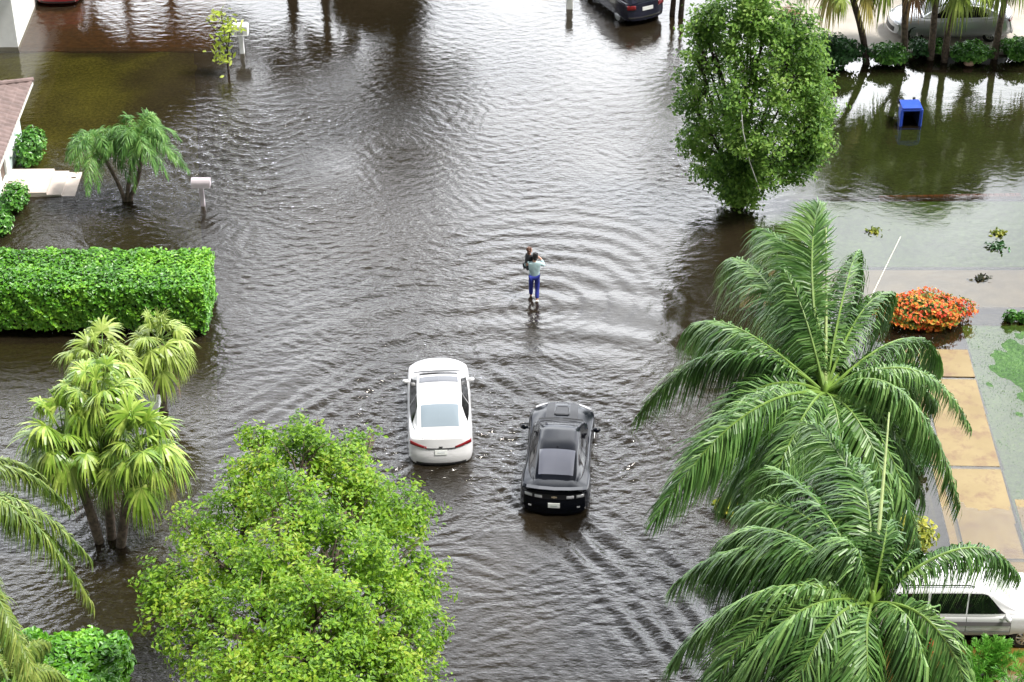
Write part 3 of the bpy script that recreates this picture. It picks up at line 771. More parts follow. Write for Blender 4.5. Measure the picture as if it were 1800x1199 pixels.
def px_lobes(lst, ypl=None):
    out_ = []
    for e in lst:
        if ypl is None: px, py, z, rad = e; out_.append((at(px, py, z), rad))
        else: px, py, dy, rad = e; out_.append((aty(px, py, ypl+dy), rad))
    return out_
# bright green foreground tree
lob = [(530,800,6.0,.95),(465,830,5.6,.9),(600,835,5.6,.9),(420,900,5.2,.9),(520,890,6.2,1.1),(640,890,5.4,1.0),(700,900,4.6,.85),
       (340,930,4.4,.7),(390,985,5.2,.95),(480,985,6.2,1.1),(590,975,6.2,1.15),(690,985,5.2,1.0),(730,1030,4.5,.8),
       (300,1030,4.3,.75),(350,1075,5.0,.9),(450,1085,6.0,1.15),(560,1080,6.4,1.2),(660,1080,5.6,1.1),(725,1110,4.6,.8),
       (275,1075,4.0,.5),(330,1130,4.6,.7),(420,1170,5.6,1.1),(540,1175,6.2,1.2),(650,1175,5.5,1.1),(720,1180,4.7,.8),
       (480,1250,5.6,1.1),(600,1250,5.6,1.1),(395,1240,5.0,.8),(550,765,5.6,.55),(452,770,5.0,.45),(653,765,4.6,.18),(615,790,5.0,.5),(700,1235,4.8,.8)]
bT = at(530,1285)
tree('broadleaf_tree', 'large bright yellow green tree filling the bottom left foreground beside the white sedan', (bT.x, bT.y, -.2), px_lobes(lob), 9000, 12, .118, 'tree_leaf', 101, trunk_r=.24, limb_r=.09, clus=.10, shell=.35, gaps=.6)
# broad tree on the right bank
bU = at(1296,352)
lob = [(1290,25,0,.95),(1345,30,-.4,.95),(1240,40,.3,.7),(1400,75,-.3,.9),(1255,90,.2,.95),(1325,95,-.8,1.1),(1230,140,.1,.7),(1300,165,-1.0,1.1),(1390,150,-.8,1.1),
       (1435,150,-.2,.55),(1245,215,-.2,.85),(1330,235,-1.1,1.1),(1410,225,-.7,.95),(1440,235,-.3,.45),(1265,275,-.5,.8),(1345,295,-.9,.85),(1395,285,-.6,.7),(1295,330,-.3,.6),(1320,-40,.3,1.0),(1213,175,.2,.55),(1222,245,0,.6),(1225,95,0,.5),(1440,190,-.3,.6),(1225,55,.1,.5),(1405,40,-.4,.6),(1455,195,-.2,.5),(1450,245,-.3,.5),(1208,135,.1,.4),(1425,110,-.2,.6),(1425,270,-.4,.5),(1245,300,-.2,.6),(1300,318,-.6,.7),(1345,325,-.5,.6),(1390,300,-.3,.6),(1285,342,-.4,.45),(1322,345,-.5,.45)]
tree('broadleaf_tree', 'tall round green tree standing in the water on the right bank of the street', (bU.x, bU.y, -.2), px_lobes(lob, bU.y), 7600, 10, .14, 'tree_leaf2', 111, trunk_r=.22, limb_r=.06, clus=.12, gaps=.4, trunk_mat='bark_dark', split=(.05,-.1,.9))
pts = [aty(1302,180,bU.y-1.9), aty(1306,230,bU.y-1.95), aty(1318,285,bU.y-1.9), aty(1336,335,bU.y-1.6)]
g = Geo(); g_tube(g, pts, .016, 5); tag(g.build('wire', pmat('white_wire', (.6,.6,.58), .5)), 'thin white wire hanging down the front of the tall round green tree', 'wire')

# sparse lime sapling by the white mailbox
b = at(402,130); o = thing('sapling', b, 'sparse lime green sapling standing in the water by the white numbered mailbox', 'tree')
bb_ = np.array(b); g = Geo()
tp1 = np.array(aty(388,22,b.y))-bb_; tp2 = np.array(aty(404,45,b.y))-bb_; md = np.array(aty(400,88,b.y))-bb_; tw = np.array(aty(366,36,b.y))-bb_
g_tube(g, [(0,0,-.3),(0,0,.3),md,tp1], [.06,.045,.03,.015], 6); g_tube(g, [md,(md+tp2)/2+[.05,0,.1],tp2], [.025,.02,.012], 5); g_tube(g, [md,(md+tw)/2,tw], [.025,.018,.012], 5)
g.build('trunk', M['bark_dark'], o, smooth=True)
r = np.random.default_rng(5); P = []
for (px, py, s, n) in ((383,28,.20,26),(404,42,.24,40),(392,62,.2,26),(388,78,.14,14),(392,100,.24,44),(400,72,.1,8)):
    P.append(np.array(aty(px, py, b.y))-bb_+r.normal(0, s, (n, 3))*[1,1,.8])
P = np.concatenate(P); g = Geo(); g_leaves(g, P, np.tile([0,-.3,.9], (len(P),1)), .27, seed=3, elong=2.6); g.build('crown', M['lime_leaf'], o)

# ---- hedges and shrubs
def hedge(label, x0, x1, y0, y1, z1, dens, size, mat, seed, name='hedge', cat='hedge', z0=-.1, wob=.06, group=None):
    c = np.array([(x0+x1)/2, (y0+y1)/2, 0]); o = thing(name, c, label, cat, group); r = np.random.default_rng(seed)
    hx, hy = (x1-x0)/2, (y1-y0)/2
    g = Geo(); ins = .16
    g_box(g, (0, 0, (z1-.05)/2), (2*hx-2*ins-.1, 2*hy-2*ins-.1, z1-.25), bev=.1); g.build('dark_twig_core', M['twig'], o)  # solid near-black core, its colour standing for shade between leaves and at the base
    Ps, Ns = [], []
    def face(n, f):
        u, v = r.random(n), r.random(n); p, nn = f(u, v); dpt = r.exponential(.10, n)-.06+wob*(np.sin(p[:, 0]*4.2)+np.sin(p[:, 1]*5+p[:, 2]*3.7)+np.sin(p[:, 0]*9.1+p[:, 2]*8))/2
        Ps.append(p-nn*dpt[:, None]); Ns.append(nn)
    A = lambda a, b: int(a*b*dens)
    w, dd = 2*hx, 2*hy
    face(A(w, dd), lambda u, v: (np.c_[(u-.5)*w, (v-.5)*dd, np.full(len(u), z1)], np.tile([0, 0, 1.0], (len(u), 1))))
    face(int(A(w, z1)*.7), lambda u, v: (np.c_[(u-.5)*w, np.full(len(u), -hy), .26+v*(z1-.26)], np.tile([0, -1.0, .25], (len(u), 1))))
    face(A(w, z1)//2, lambda u, v: (np.c_[(u-.5)*w, np.full(len(u), hy), .12+v*(z1-.12)], np.tile([0, 1.0, .25], (len(u), 1))))
    face(A(dd, z1), lambda u, v: (np.c_[np.full(len(u), hx), (u-.5)*dd, .12+v*(z1-.12)], np.tile([1.0, 0, .25], (len(u), 1))))
    face(A(dd, z1), lambda u, v: (np.c_[np.full(len(u), -hx), (u-.5)*dd, .12+v*(z1-.12)], np.tile([-1.0, 0, .25], (len(u), 1))))
    P, Nn = np.concatenate(Ps), np.concatenate(Ns)
    g = Geo(); g_leaves(g, P, Nn+[0, 0, .25], size, seed=seed, jitter=.42, elong=1.7); g.build('foliage', M[mat], o)
    return o
hr = at(366,580); hz = 1.75
tb = at(372,440,hz); tf = at(372,508,hz)
hedge('long clipped bright green box hedge on the left side of the flooded street', at(-330,590).x, hr.x, tf.y, tb.y, hz, 520, .135, 'hedge_leaf', 71)

def shrub(label, c, rad, n, size, mat, seed, name='shrub', cat='shrub', group=None, elong=1.8, stems=5, z0=.08, mat2=None, frac2=0.0):
    b = np.array([c[0], c[1], c[2] if len(c) > 2 else -.1], float); o = thing(name, b, label, cat, group); r = np.random.default_rng(seed)
    rx, ry, rz = rad
    g = Geo()
    for i in range(stems):
        a = r.uniform(0, 6.28); e = np.array([math.cos(a)*rx*.5, math.sin(a)*ry*.5, z0+rz*1.1])
        g_tube(g, bez(np.array([0,0,-.15])+[.05*math.cos(a),.05*math.sin(a),0], e*[.4,.4,.5], e, 5), np.linspace(.03, .01, 5), 5)
    # dark twig mass inside
    for i in range(60):
        d = norm(r.normal(0, 1, 3)); e = np.array([0,0,z0+rz*.9])+d*[rx*.8, ry*.8, rz*.75]
        g_tube(g, [np.array([0,0,z0+rz*.4])+d*[.1,.1,.05], e], [.02,.008], 4)
    g.build('stems', M['twig'], o)
    def leaf_layer(n, mt, nm, s0, s1, sz):
        d = norm(r.normal(0, 1, (n, 3))); ph = r.uniform(0, 6.28, 4)
        rag = 1+.16*np.sin(5*d[:, 0]+ph[0])*np.sin(5*d[:, 1]+ph[1])+.12*np.sin(9*d[:, 2]+7*d[:, 0]+ph[2])
        q = (s0+(s1-s0)*r.random(n)**.7)*rag
        P = np.array([0, 0, z0+rz*.95])+d*q[:, None]*[rx, ry, rz]
        P[:, 2] = np.maximum(P[:, 2], .06+r.random(n)*.1)
        g = Geo(); g_leaves(g, P, d+[0, 0, .5], sz, seed=seed+3, jitter=.5, elong=elong); g.build(nm, M[mt], o)
    leaf_layer(n, mat, 'foliage', .5, 1.0, size)
    if mat2: leaf_layer(int(n*frac2), mat2, 'flowers', .9, 1.06, size*1.05)
    return o
sb = []
def shrub_px(label, px, py, w_px, h_m, n, size, mat, seed, **k):
    p = at(px, py); sc = (py+1806)*.824/34.5; rx = w_px/2/sc
    ry = k.pop('ry', rx*.8)
    return shrub(label, (p.x, p.y+ry*.6, k.pop('zb', -.1)), (rx, ry, h_m/2), n, size, mat, seed, **k)
G1 = 'bushes by the front step of the tiled house'
shrub_px('green bush against the white wall above the concrete front step', 52, 292, 52, 1.15, 1500, .14, 'bush_leaf', 201, group=G1, ry=.9)
shrub_px('dark green bush just below the concrete front step', 24, 375, 46, .9, 1200, .14, 'bush_leaf', 202, group=G1, ry=.7)
shrub_px('small bush at the left edge above the clipped hedge', 0, 415, 44, .8, 800, .14, 'bush_leaf', 203, group=G1, ry=.5)
hb = at(235,1205)
hedge('rounded leafy green hedge in the bottom left corner under the palm fronds', at(-60,1200).x, at(215,1150,1.5).x, at(100,1285,1.6).y, at(100,1108,1.6).y, 1.6, 330, .19, 'hedge_leaf', 77, wob=.14)
G2 = 'bushes in the bed before the silver sedan'
for i, (px, py, w, hh, n, lb) in enumerate((
    (1455,125,125,1.3,3600,'wide dark bush between the tall green tree and the first fan palm'),
    (1563,120,72,.8,1600,'bush between the curved fan palm and the second palm trunk'),
    (1618,104,40,.6,500,'small low bush at the foot of the slim straight fan palm'),
    (1652,100,22,.45,260,'tiny bush between the two middle palm trunks'),
    (1707,116,76,.75,1700,'bright leafy bush below the silver sedan rear door, pale stone at its foot'),
    (1795,112,76,.9,1700,'bush at the right edge behind the rear of the silver sedan'),
    (1385,95,60,1.3,1100,'bush half hidden behind the tall green tree'))):
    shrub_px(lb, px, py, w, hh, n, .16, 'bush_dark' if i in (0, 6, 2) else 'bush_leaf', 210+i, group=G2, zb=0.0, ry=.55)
shrub_px('tuft of reddish dry ornamental grass behind the tall green tree', 1385, 62, 50, .9, 500, .3, 'fan_brown', 225, zb=.13, elong=9, name='grass_tuft', cat='plant')
p = at(1702,116); g = Geo(); r = np.random.default_rng(2)
bm = bmesh.new(); bmesh.ops.create_icosphere(bm, subdivisions=2, radius=.2)
for v in bm.verts: v.co = v.co*(1+.12*math.sin(v.co.x*17+v.co.y*11)); v.co.z *= .7
me = bpy.data.meshes.new('stone'); bm.to_mesh(me); bm.free(); me.materials.append(pmat('tan_stone', (.40,.27,.19), .85, noise=.25, nscale=6))
o = bpy.data.objects.new('stone', me); COL.objects.link(o); o.location = (p.x, p.y, .14); tag(o, 'pale tan stone below the bright leafy bush at the lawn edge', 'stone')
# flowering bush
shrub_px('bush covered in orange and red flowers beside the tan slab driveway', 1624, 578, 164, .9, 3300, .12, 'ixora_leaf', 231, ry=.75, mat2='ixora', frac2=.6, name='flowering_shrub', cat='flowering bush')
shrub_px('small green plant poking out of the shallow water, left of a pair', 1776, 568, 26, .45, 160, .14, 'bush_leaf', 233, group='pair of small plants at the right edge', name='plant', cat='plant')
shrub_px('small green plant poking out of the shallow water, right of a pair', 1797, 569, 24, .4, 140, .14, 'bush_leaf', 234, group='pair of small plants at the right edge', name='plant', cat='plant')
for i, (px, py, w, hh, lb) in enumerate(((1485,745,110,.9,'yellow variegated bush under the crown of the upper coconut palm'),(1285,905,60,.4,'low yellow green bush at the kerb below the long palm frond'),(1598,985,90,1.2,'yellow variegated bush beside the brown end of the tan driveway'),(1560,800,90,.8,'dark yellow mottled bush in shadow under the drooping palm frond'))):
    shrub_px(lb, px, py, w, hh, 900, .17, 'croton', 240+i, group='yellow variegated bushes under the palms', name='croton_bush', cat='shrub')
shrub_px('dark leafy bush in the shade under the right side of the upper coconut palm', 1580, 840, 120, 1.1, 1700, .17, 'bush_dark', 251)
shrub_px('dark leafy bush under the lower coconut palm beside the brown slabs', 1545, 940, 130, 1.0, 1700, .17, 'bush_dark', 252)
# big-leaf plant between palms (upright bright blades)
p = at(1592,690); o = thing('plant', p, 'upright bright green bladed plant between the palm crown and the tan slabs', 'plant'); r = np.random.default_rng(9)
n = 70; d = np.c_[r.normal(0,.25,(n,2)), np.ones(n)]; g = Geo(); g_strips(g, r.normal(0,.16,(n,3))*[1,1,0], d, r.normal(0,1,(n,3))*[1,.4,0], r.uniform(1.0,1.9,n), .07, .15, nseg=4); g.build('blades', M['fern_leaf'], o)
# ferns bottom right, red ginger flower
for i, (px, py, s, lb) in enumerate(((1738,1162,1.15,'round tufted green fern plant in front of the white car door'),(1812,1215,1.4,'fern clump in the bottom right corner by the front wheel'),(1690,1205,1.3,'arching green fern at the bottom edge under the white car'))):
    b = at(px, py+25); o = thing('fern', (b.x, b.y, -.1), lb, 'fern', 'ferns beside the white car'); r = np.random.default_rng(300+i)
    for k in range(26):
        a = k*2.4; el = R(80-55*(k/26)); L = s*r.uniform(.7,1.05)
        tp = np.array([math.cos(a)*math.cos(el)*L, math.sin(a)*math.cos(el)*L, .25+math.sin(el)*L*.8]); md = tp*.5+[0,0,.35]
        pinnate(o, (0,0,.05), md, tp, leaf=.2, n=34, mat='fern_leaf', seed=900+i*40+k, r0=.012, wid=.035, droop=.2, bare=.1)
b = at(1620,1215); o = thing('flower', (b.x, b.y, -.1), 'red flower spike at the bottom edge under the lower coconut palm', 'flower'); r = np.random.default_rng(12)
g = Geo(); tpz = at(1632,1130,1.6).z; g_tube(g, [(0,0,0),(.05,0,.8),(.1,.05,1.5)], [.02,.015,.012], 5); g.build('stem', M['rachis'], o)
g = Geo(); P = np.array([.1,.05,1.55])+r.normal(0,1,(40,3))*[.06,.06,.12]; g_leaves(g, P, r.normal(0,1,(40,3)), .13, seed=4); g.build('petals', pmat('red_petal', (.6,.05,.03), .5), o)
n = 60; g = Geo(); d = np.c_[r.normal(0,.7,(n,2)), np.ones(n)]; g_strips(g, r.normal(0,.15,(n,3))*[1,1,0], d, r.normal(0,1,(n,3))*[1,1,0], r.uniform(.6,1.3,n), .08, .4, nseg=4); g.build('leaves', M['croton'], o)

# floating plant debris
for i, (px, py, w, n, lb) in enumerate(((1535,406,26,40,'thin clump of floating leaves nearest the palm fronds'),(1757,410,26,60,'yellow and red clump of floating leaves at the right, upper one'),(1752,434,34,60,'green clump of floating leaves at the right, below the yellow one'),(1722,490,26,36,'dark debris clump on the flooded sidewalk'))):
    p = at(px, py); sc = (py+1806)*.824/34.5; r = np.random.default_rng(400+i)
    P = r.normal(0, 1, (n, 3))*[w/sc*.26, w/sc*.2, .035]+[0, 0, .03]
    o = thing('floating_debris', p, lb, 'debris', 'plant debris floating at the right')
    g = Geo(); g_leaves(g, P, np.tile([0,0,1.0],(n,1)), .16, seed=i); g.build('leaves', M['croton'] if i in (0,1) else (M['bush_dark'] if i == 2 else M['twig']), o)
    g = Geo()
    for k in range(4): a = r.uniform(0,6.28); g_tube(g, [(0,0,.02),(.25*math.cos(a),.2*math.sin(a),.04)], [.02,.008], 5)
    g.build('dark_twig_core', M['twig'], o)

# ---- trees beyond the top of the photo, known from their reflections
def back_tree(px, py, hgt, rad, seed, lb, mat='tree_far', n=3200):
    b = at(px, py); r = np.random.default_rng(seed); L = []
    for k in range(9):
        a = k*2.4; L.append((np.array([b.x+math.cos(a)*rad*.6, b.y+math.sin(a)*rad*.6, hgt*(.42+.5*((k*.37) % 1))]), rad*r.uniform(.4,.6)))
    L.append((np.array([b.x, b.y, hgt*.9]), rad*.5))
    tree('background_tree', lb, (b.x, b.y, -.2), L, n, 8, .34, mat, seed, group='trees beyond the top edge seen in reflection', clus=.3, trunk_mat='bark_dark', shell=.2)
BT = [(90,-60,13.0,3.6),(215,-60,12.5,3.4),(150,-75,12.0,4.2),(290,-85,10.5,3.4),(30,-85,11.5,4.0),(660,-60,2.6,1.6)]
for i, (px, py, hh, rd_) in enumerate(BT):
    back_tree(px, py, hh, rd_, 500+i, 'dark leafy tree beyond the top edge, seen only as a reflection in the flood')
def mirror_tree(px, lobs, seed, tr):
    b = at(px, -42); L = [(np.array([b.x+dx_, b.y+dy_, hh]), rd_) for dx_, dy_, hh, rd_ in lobs]
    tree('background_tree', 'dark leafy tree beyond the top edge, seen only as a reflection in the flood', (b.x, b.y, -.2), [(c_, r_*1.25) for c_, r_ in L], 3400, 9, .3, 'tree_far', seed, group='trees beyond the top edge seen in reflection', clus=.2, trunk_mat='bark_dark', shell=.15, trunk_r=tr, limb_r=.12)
mirror_tree(690, [(-.2,0,4.6,.75),(0,0,5.6,.9),(.1,0,6.6,.9),(.1,.2,7.6,.85),(.2,0,8.6,.6),(-1.0,0,6.4,.6),(-.8,.2,7.3,.5),(1.3,0,4.2,.4),(1.9,0,3.9,.4),(1.3,0,6.3,.6),(2.2,0,5.3,.55),(2.8,.2,4.6,.45),(1.0,0,7.4,.5)], 540, .1)
def mirror_high(px, py, lobs, seed):
    b = at(px, py); L = [(np.array([b.x+dx_, b.y+dy_, hh]), rd_) for dx_, dy_, hh, rd_ in lobs]
    tree('background_tree', 'tall bare stemmed tree beyond the top right edge, mirrored over the flooded lawn', (b.x, b.y, .1), L, 1500, 9, .3, 'tree_far', seed, group='tall trees mirrored over the flooded lawn', clus=.2, trunk_mat='bark_dark', shell=.15, trunk_r=.14, limb_r=.1)
mirror_high(1590, -20, [(0,0,7.2,1.1),(1.2,0,8.0,1.1),(-1.3,0,8.0,1.1),(.3,0,9.2,1.2),(-1.8,0,9.4,.8),(1.6,0,9.8,.9),(2.6,0,8.6,.9)], 545)
mirror_high(1720, -20, [(0,0,7.0,1.2),(1.2,0,7.8,1.1),(-1.2,0,8.4,1.1),(.3,0,9.2,1.1),(-.6,0,10.2,.8),(2.4,0,7.2,.9)], 546)
mirror_tree(512, [(0,0,4.6,.75),(.1,0,5.6,.7),(-.2,0,6.3,.5),(-1.2,0,3.4,.45),(1.0,0,3.0,.4)], 541, .26)
# palms whose reflections lie in the middle of the street
for i, (px, py, cpx, hh, fl) in enumerate(((570,-30,575,3.6,1.3),(690,-45,690,8.2,2.9))):
    b = at(px, py); c = np.array([b.x, b.y+.2, hh]); o = thing('background_palm', (b.x, b.y, -.2), 'dark palm beyond the top edge, seen only as a reflection in the street', 'palm tree', 'palms beyond the top edge seen in reflection')
    bw = np.array([b.x, b.y, -.2]); loc = c-bw; r = np.random.default_rng(600+i)
    trunk(o, [(0,0,-.1), loc*[.5,.5,.5], loc], (.2,.14), mat='bark_dark')
    for k in range(18):
        a = k*2.4; el = r.uniform(-.4,.9); tp = loc+np.array([math.cos(a)*fl*math.cos(el), math.sin(a)*fl*math.cos(el), fl*(math.sin(el)*.9-.35)]); md = loc*.5+tp*.5; md[2] = loc[2]+fl*.3
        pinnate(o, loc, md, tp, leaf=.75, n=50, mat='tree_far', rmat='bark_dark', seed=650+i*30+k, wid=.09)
# ------------------------------------------------------------------ vehicles
def crv(keys, x):
    """smooth monotone-ish interpolation of table rows (first column = x)"""
    K = np.array(keys, float); xs_ = K[:, 0]; x = np.clip(x, xs_[0], xs_[-1])
    i = int(np.clip(np.searchsorted(xs_, x, 'right')-1, 0, len(xs_)-2))
    h_ = xs_[i+1]-xs_[i]; t = (x-xs_[i])/h_
    def slope(j):
        if j <= 0 or j >= len(xs_)-1: return np.zeros(K.shape[1]-1)
        a = (K[j, 1:]-K[j-1, 1:])/(xs_[j]-xs_[j-1]); b = (K[j+1, 1:]-K[j, 1:])/(xs_[j+1]-xs_[j])
        return np.where(a*b > 0, 2*a*b/(a+b+1e-12), 0)
    m0, m1 = slope(i), slope(i+1); a, b = K[i, 1:], K[i+1, 1:]
    return (2*t**3-3*t**2+1)*a + (t**3-2*t**2+t)*h_*m0 + (-2*t**3+3*t**2)*b + (t**3-t**2)*h_*m1
def poly_cr(P, ts):
    P = np.array(P, float); n = len(P); out_ = []
    for t in ts:
        s = t*(n-1); i = min(int(s), n-2); f = s-i
        p0 = P[max(i-1, 0)]; p1 = P[i]; p2 = P[i+1]; p3 = P[min(i+2, n-1)]
        out_.append(.5*((2*p1)+(-p0+p2)*f+(2*p0-5*p1+4*p2-p3)*f*f+(-p0+3*p1-3*p2+p3)*f**3))
    return np.array(out_)

class Car:
    def __init__(s, spec): s.__dict__.update(spec)
    def deform(s, P):
        P = np.array(P, float); x, y, z = P[:, 0], P[:, 1].copy(), P[:, 2]
        hl = s.L/2; q = np.abs(x)/(s.W/2)
        fy = np.clip((y-(hl-1.0))/1.0, 0, 1)**2; ry = np.clip((-y-(hl-1.0))/1.0, 0, 1)**2
        P[:, 1] = y - fy*(s.fround*q**2.4 + s.fslope*np.clip(z-.5, -1, 1)) + ry*(s.rround*q**2.6 + s.rslope*np.clip(z-.55, 0, 1) + .12*np.clip(.36-z, 0, 1))
        return P
    def bsec(s, y):
        w_, zb, zs_, zt, wt = crv(s.body, y)
        return [(0, zb), (.8*w_, zb), (.965*w_, zb+.09), (w_, zb+(zs_-zb)*.42), (.985*w_, zb+(zs_-zb)*.72), (.955*w_, zs_-.03), (.90*w_*wt, zs_+.4*(zt-zs_)), (.6*w_*wt, zt), (.3*w_*wt, zt+.012), (0, zt+.016)]
    def B(s, y, v):
        p = poly_cr(s.bsec(y), [v])[0]; return np.array([p[0], y, p[1]])
    def csec(s, y):
        wb_, wr_, zb, zr = crv(s.cabin, y)
        hh = zr-zb
        return [(wb_, zb-.08), (wb_*.995, zb+.02), (wb_-(wb_-wr_)*.5, zb+hh*.5), (wr_+.035, zr-.12*hh-.01), (wr_-.03, zr-.012), (wr_*.72, zr+.018*min(1,hh*3)), (wr_*.36, zr+.034*min(1,hh*3)), (0, zr+.04*min(1,hh*3))]
    def C(s, y, v):
        p = poly_cr(s.csec(y), [v])[0]; return np.array([p[0], y, p[1]])
    def body_geo(s):
        hl = s.L/2; nyb, nv = 56, 34
        t = np.linspace(-1, 1, nyb); yb = hl*np.sign(t)*(1-(1-np.abs(t))**1.25)
        vs_ = np.linspace(0, 1, nv); rings = []
        for y in yb:
            h2 = poly_cr(s.bsec(y), vs_)
            ring_ = [(x, y, z) for x, z in h2] + [(-x, y, z) for x, z in h2[-2:0:-1]]
            rings.append(ring_)
        k = len(rings[0]); g = Geo(); V = []; F = []
        for r_ in rings: V += r_
        for i in range(nyb-1):
            for j in range(k):
                j2 = (j+1) % k; F.append([i*k+j, i*k+j2, (i+1)*k+j2, (i+1)*k+j])
        n0 = len(V)
        tris = []
        for end, ring_ in ((0, rings[0]), (1, rings[-1])):
            A = np.array(ring_); c = A.mean(0); base = 0 if end == 0 else (nyb-1)*k; prev = [base+j for j in range(k)]
            for q in (.8, .55, .3):
                st_ = len(V); V += [tuple(c+(p-c)*q) for p in A]; cur = [st_+j for j in range(k)]
                for j in range(k):
                    j2 = (j+1) % k; f = [prev[j], cur[j], cur[j2], prev[j2]]; F.append(f if end == 0 else f[::-1])
                prev = cur
            V.append(tuple(c)); ci = len(V)-1
            for j in range(k):
                j2 = (j+1) % k; f = [prev[j], ci, prev[j2]]; tris.append(f if end == 0 else f[::-1])
        V = s.deform(np.array(V))
        F = np.array(F)[:, ::-1]; tris = np.array(tris)[:, ::-1]
        g.add(V, F); g.P.append((tris, 0)); return g
    def cabin_geo(s, g, mi=0):
        y0_, y1_ = s.cabin[0][0], s.cabin[-1][0]; nyb, nv = 40, 26
        V = []; F = []
        for y in np.linspace(y0_, y1_, nyb):
            h2 = poly_cr(s.csec(y), np.linspace(0, 1, nv)); V += [(x, y, z) for x, z in h2]+[(-x, y, z) for x, z in h2[-2::-1]]
        k = 2*nv-1
        for i in range(nyb-1):
            for j in range(k-1): F.append([i*k+j, (i+1)*k+j, (i+1)*k+j+1, i*k+j+1])
        g.add(V, np.array(F), mi)
    def patch(s, fn, ya, yb, va, vb, off=.006, nu=14, nv=10, mirror=0, deform=True, g=None, mi=0):
        """sheet lying on a body surface; ya/yb may be functions of v-fraction"""
        fa = ya if callable(ya) else (lambda q: ya); fb = yb if callable(yb) else (lambda q: yb)
        V = []
        cen = np.array([0, 0, .6])
        for j in range(nv+1):
            q = j/nv; v = va+(vb-va)*q
            for i in range(nu+1):
                y = fa(q)+(fb(q)-fa(q))*i/nu
                e = 1e-3
                p = fn(y, v); du = fn(y+e, v)-fn(y-e, v); dv = fn(y, min(v+e, 1))-fn(y, max(v-e, 0))
                n_ = np.cross(du, dv); n_ = n_/(np.linalg.norm(n_)+1e-12)
                if np.dot(n_, p-np.array([0, y, .5])) < 0: n_ = -n_
                V.append(p+n_*off)
        V = np.array(V)
        F = np.array([[j*(nu+1)+i, j*(nu+1)+i+1, (j+1)*(nu+1)+i+1, (j+1)*(nu+1)+i] for j in range(nv) for i in range(nu)])
        g = g or Geo()
        if mirror in (0, 1): g.add(s.deform(V) if deform else V, F, mi)
        if mirror in (0, -1):
            W_ = V.copy(); W_[:, 0] *= -1; g.add(s.deform(W_) if deform else W_, F[:, ::-1], mi)
        return g
    def plate(s, x0, x1, z0, z1, end=-1, t=.012, g=None, nx=8, nz=3, mi=0, off=0.0, z0b=None, z1b=None):
        """piece sitting on the front or rear face, following its curve"""
        g = g or Geo(); yb = end*s.L/2; V = []
        z0b = z0 if z0b is None else z0b; z1b = z1 if z1b is None else z1b
        for lay in (0, 1):
            for j in range(nz+1):
                for i in range(nx+1):
                    u = i/nx; x = x0+(x1-x0)*u; za = z0+(z0b-z0)*u; zc = z1+(z1b-z1)*u
                    V.append((x, yb, za+(zc-za)*j/nz))
        V = s.deform(np.array(V)); n = (nx+1)*(nz+1)
        V[:n, 1] += end*(t+off); V[n:, 1] += end*(-.03+off)
        F = []
        for lay in (0, 1):
            for j in range(nz):
                for i in range(nx):
                    a = lay*n+j*(nx+1)+i; F.append([a, a+1, a+nx+2, a+nx+1] if lay == 0 else [a, a+nx+1, a+nx+2, a+1])
        rim_ = [i for i in range(nx+1)]+[j*(nx+1)+nx for j in range(1, nz+1)]+[nz*(nx+1)+i for i in range(nx-1, -1, -1)]+[j*(nx+1) for j in range(nz-1, 0, -1)]
        for a, b in zip(rim_, rim_[1:]+rim_[:1]): F.append([a, n+a, n+b, b])
        g.add(V, np.array(F), mi); return g

def bool_cut(o, cyls):
    for (c, r_, wd) in cyls:
        bm = bmesh.new(); bmesh.ops.create_cone(bm, cap_ends=True, segments=32, radius1=r_, radius2=r_, depth=wd)
        bmesh.ops.rotate(bm, verts=bm.verts, cent=(0, 0, 0), matrix=Matrix.Rotation(R(90), 3, 'Y')); bmesh.ops.translate(bm, verts=bm.verts, vec=c)
        me = bpy.data.meshes.new('cutter'); bm.to_mesh(me); bm.free(); co = bpy.data.objects.new('cutter', me); COL.objects.link(co)
        md = o.modifiers.new('cut', 'BOOLEAN'); md.operation = 'DIFFERENCE'; md.object = co; md.solver = 'EXACT'
        bpy.context.view_layer.update()
        dg = bpy.context.evaluated_depsgraph_get(); ev = o.evaluated_get(dg); nm = bpy.data.meshes.new_from_object(ev)
        o.modifiers.clear(); old = o.data; o.data = nm; nm.name = old.name
        bpy.data.objects.remove(co); bpy.data.meshes.remove(me)

M['glass'] = pmat('car_glass', (.012,.015,.018), .04, spec=.9, coat=.6)
M['glass_dark'] = pmat('tinted_glass', (.004,.004,.005), .06, spec=.5)
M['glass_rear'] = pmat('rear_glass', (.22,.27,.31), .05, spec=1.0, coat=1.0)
M['tyre'] = pmat('tyre_rubber', (.012,.012,.012), .8, noise=.2)
M['rim'] = pmat('alloy', (.62,.62,.64), .3, metal=.85)
M['black_trim'] = pmat('black_plastic', (.012,.012,.013), .5)
M['tail'] = pmat('tail_lamp', (.20,.010,.014), .12, spec=.7, coat=1)
M['tail_dark'] = pmat('smoked_lamp', (.10,.04,.04), .12, spec=.8, coat=1)
M['lamp_clear'] = pmat('clear_lamp', (.55,.55,.57), .15, spec=.8, coat=1)
M['plate'] = pmat('number_plate', (.72,.74,.72), .4)
M['plate_ink'] = pmat('plate_ink', (.18,.22,.24), .5)
M['chrome'] = pmat('chrome', (.75,.75,.76), .15, metal=1)
M['gap'] = pmat('panel_gap', (.03,.03,.03), .6)
M['white_paint'] = pmat('white_car_paint', (.66,.66,.67), .3, spec=.5, coat=.8)
M['black_paint'] = pmat('black_car_paint', (.003,.004,.007), .14, spec=.32, coat=.0, coat_rough=.03)
M['black_stripe'] = pmat('matt_black_stripe', (.006,.006,.008), .45)
M['silver_paint'] = pmat('silver_car_paint', (.52,.54,.57), .28, metal=.55, coat=.8)
M['navy_paint'] = pmat('navy_car_paint', (.012,.014,.03), .2, coat=1.0)
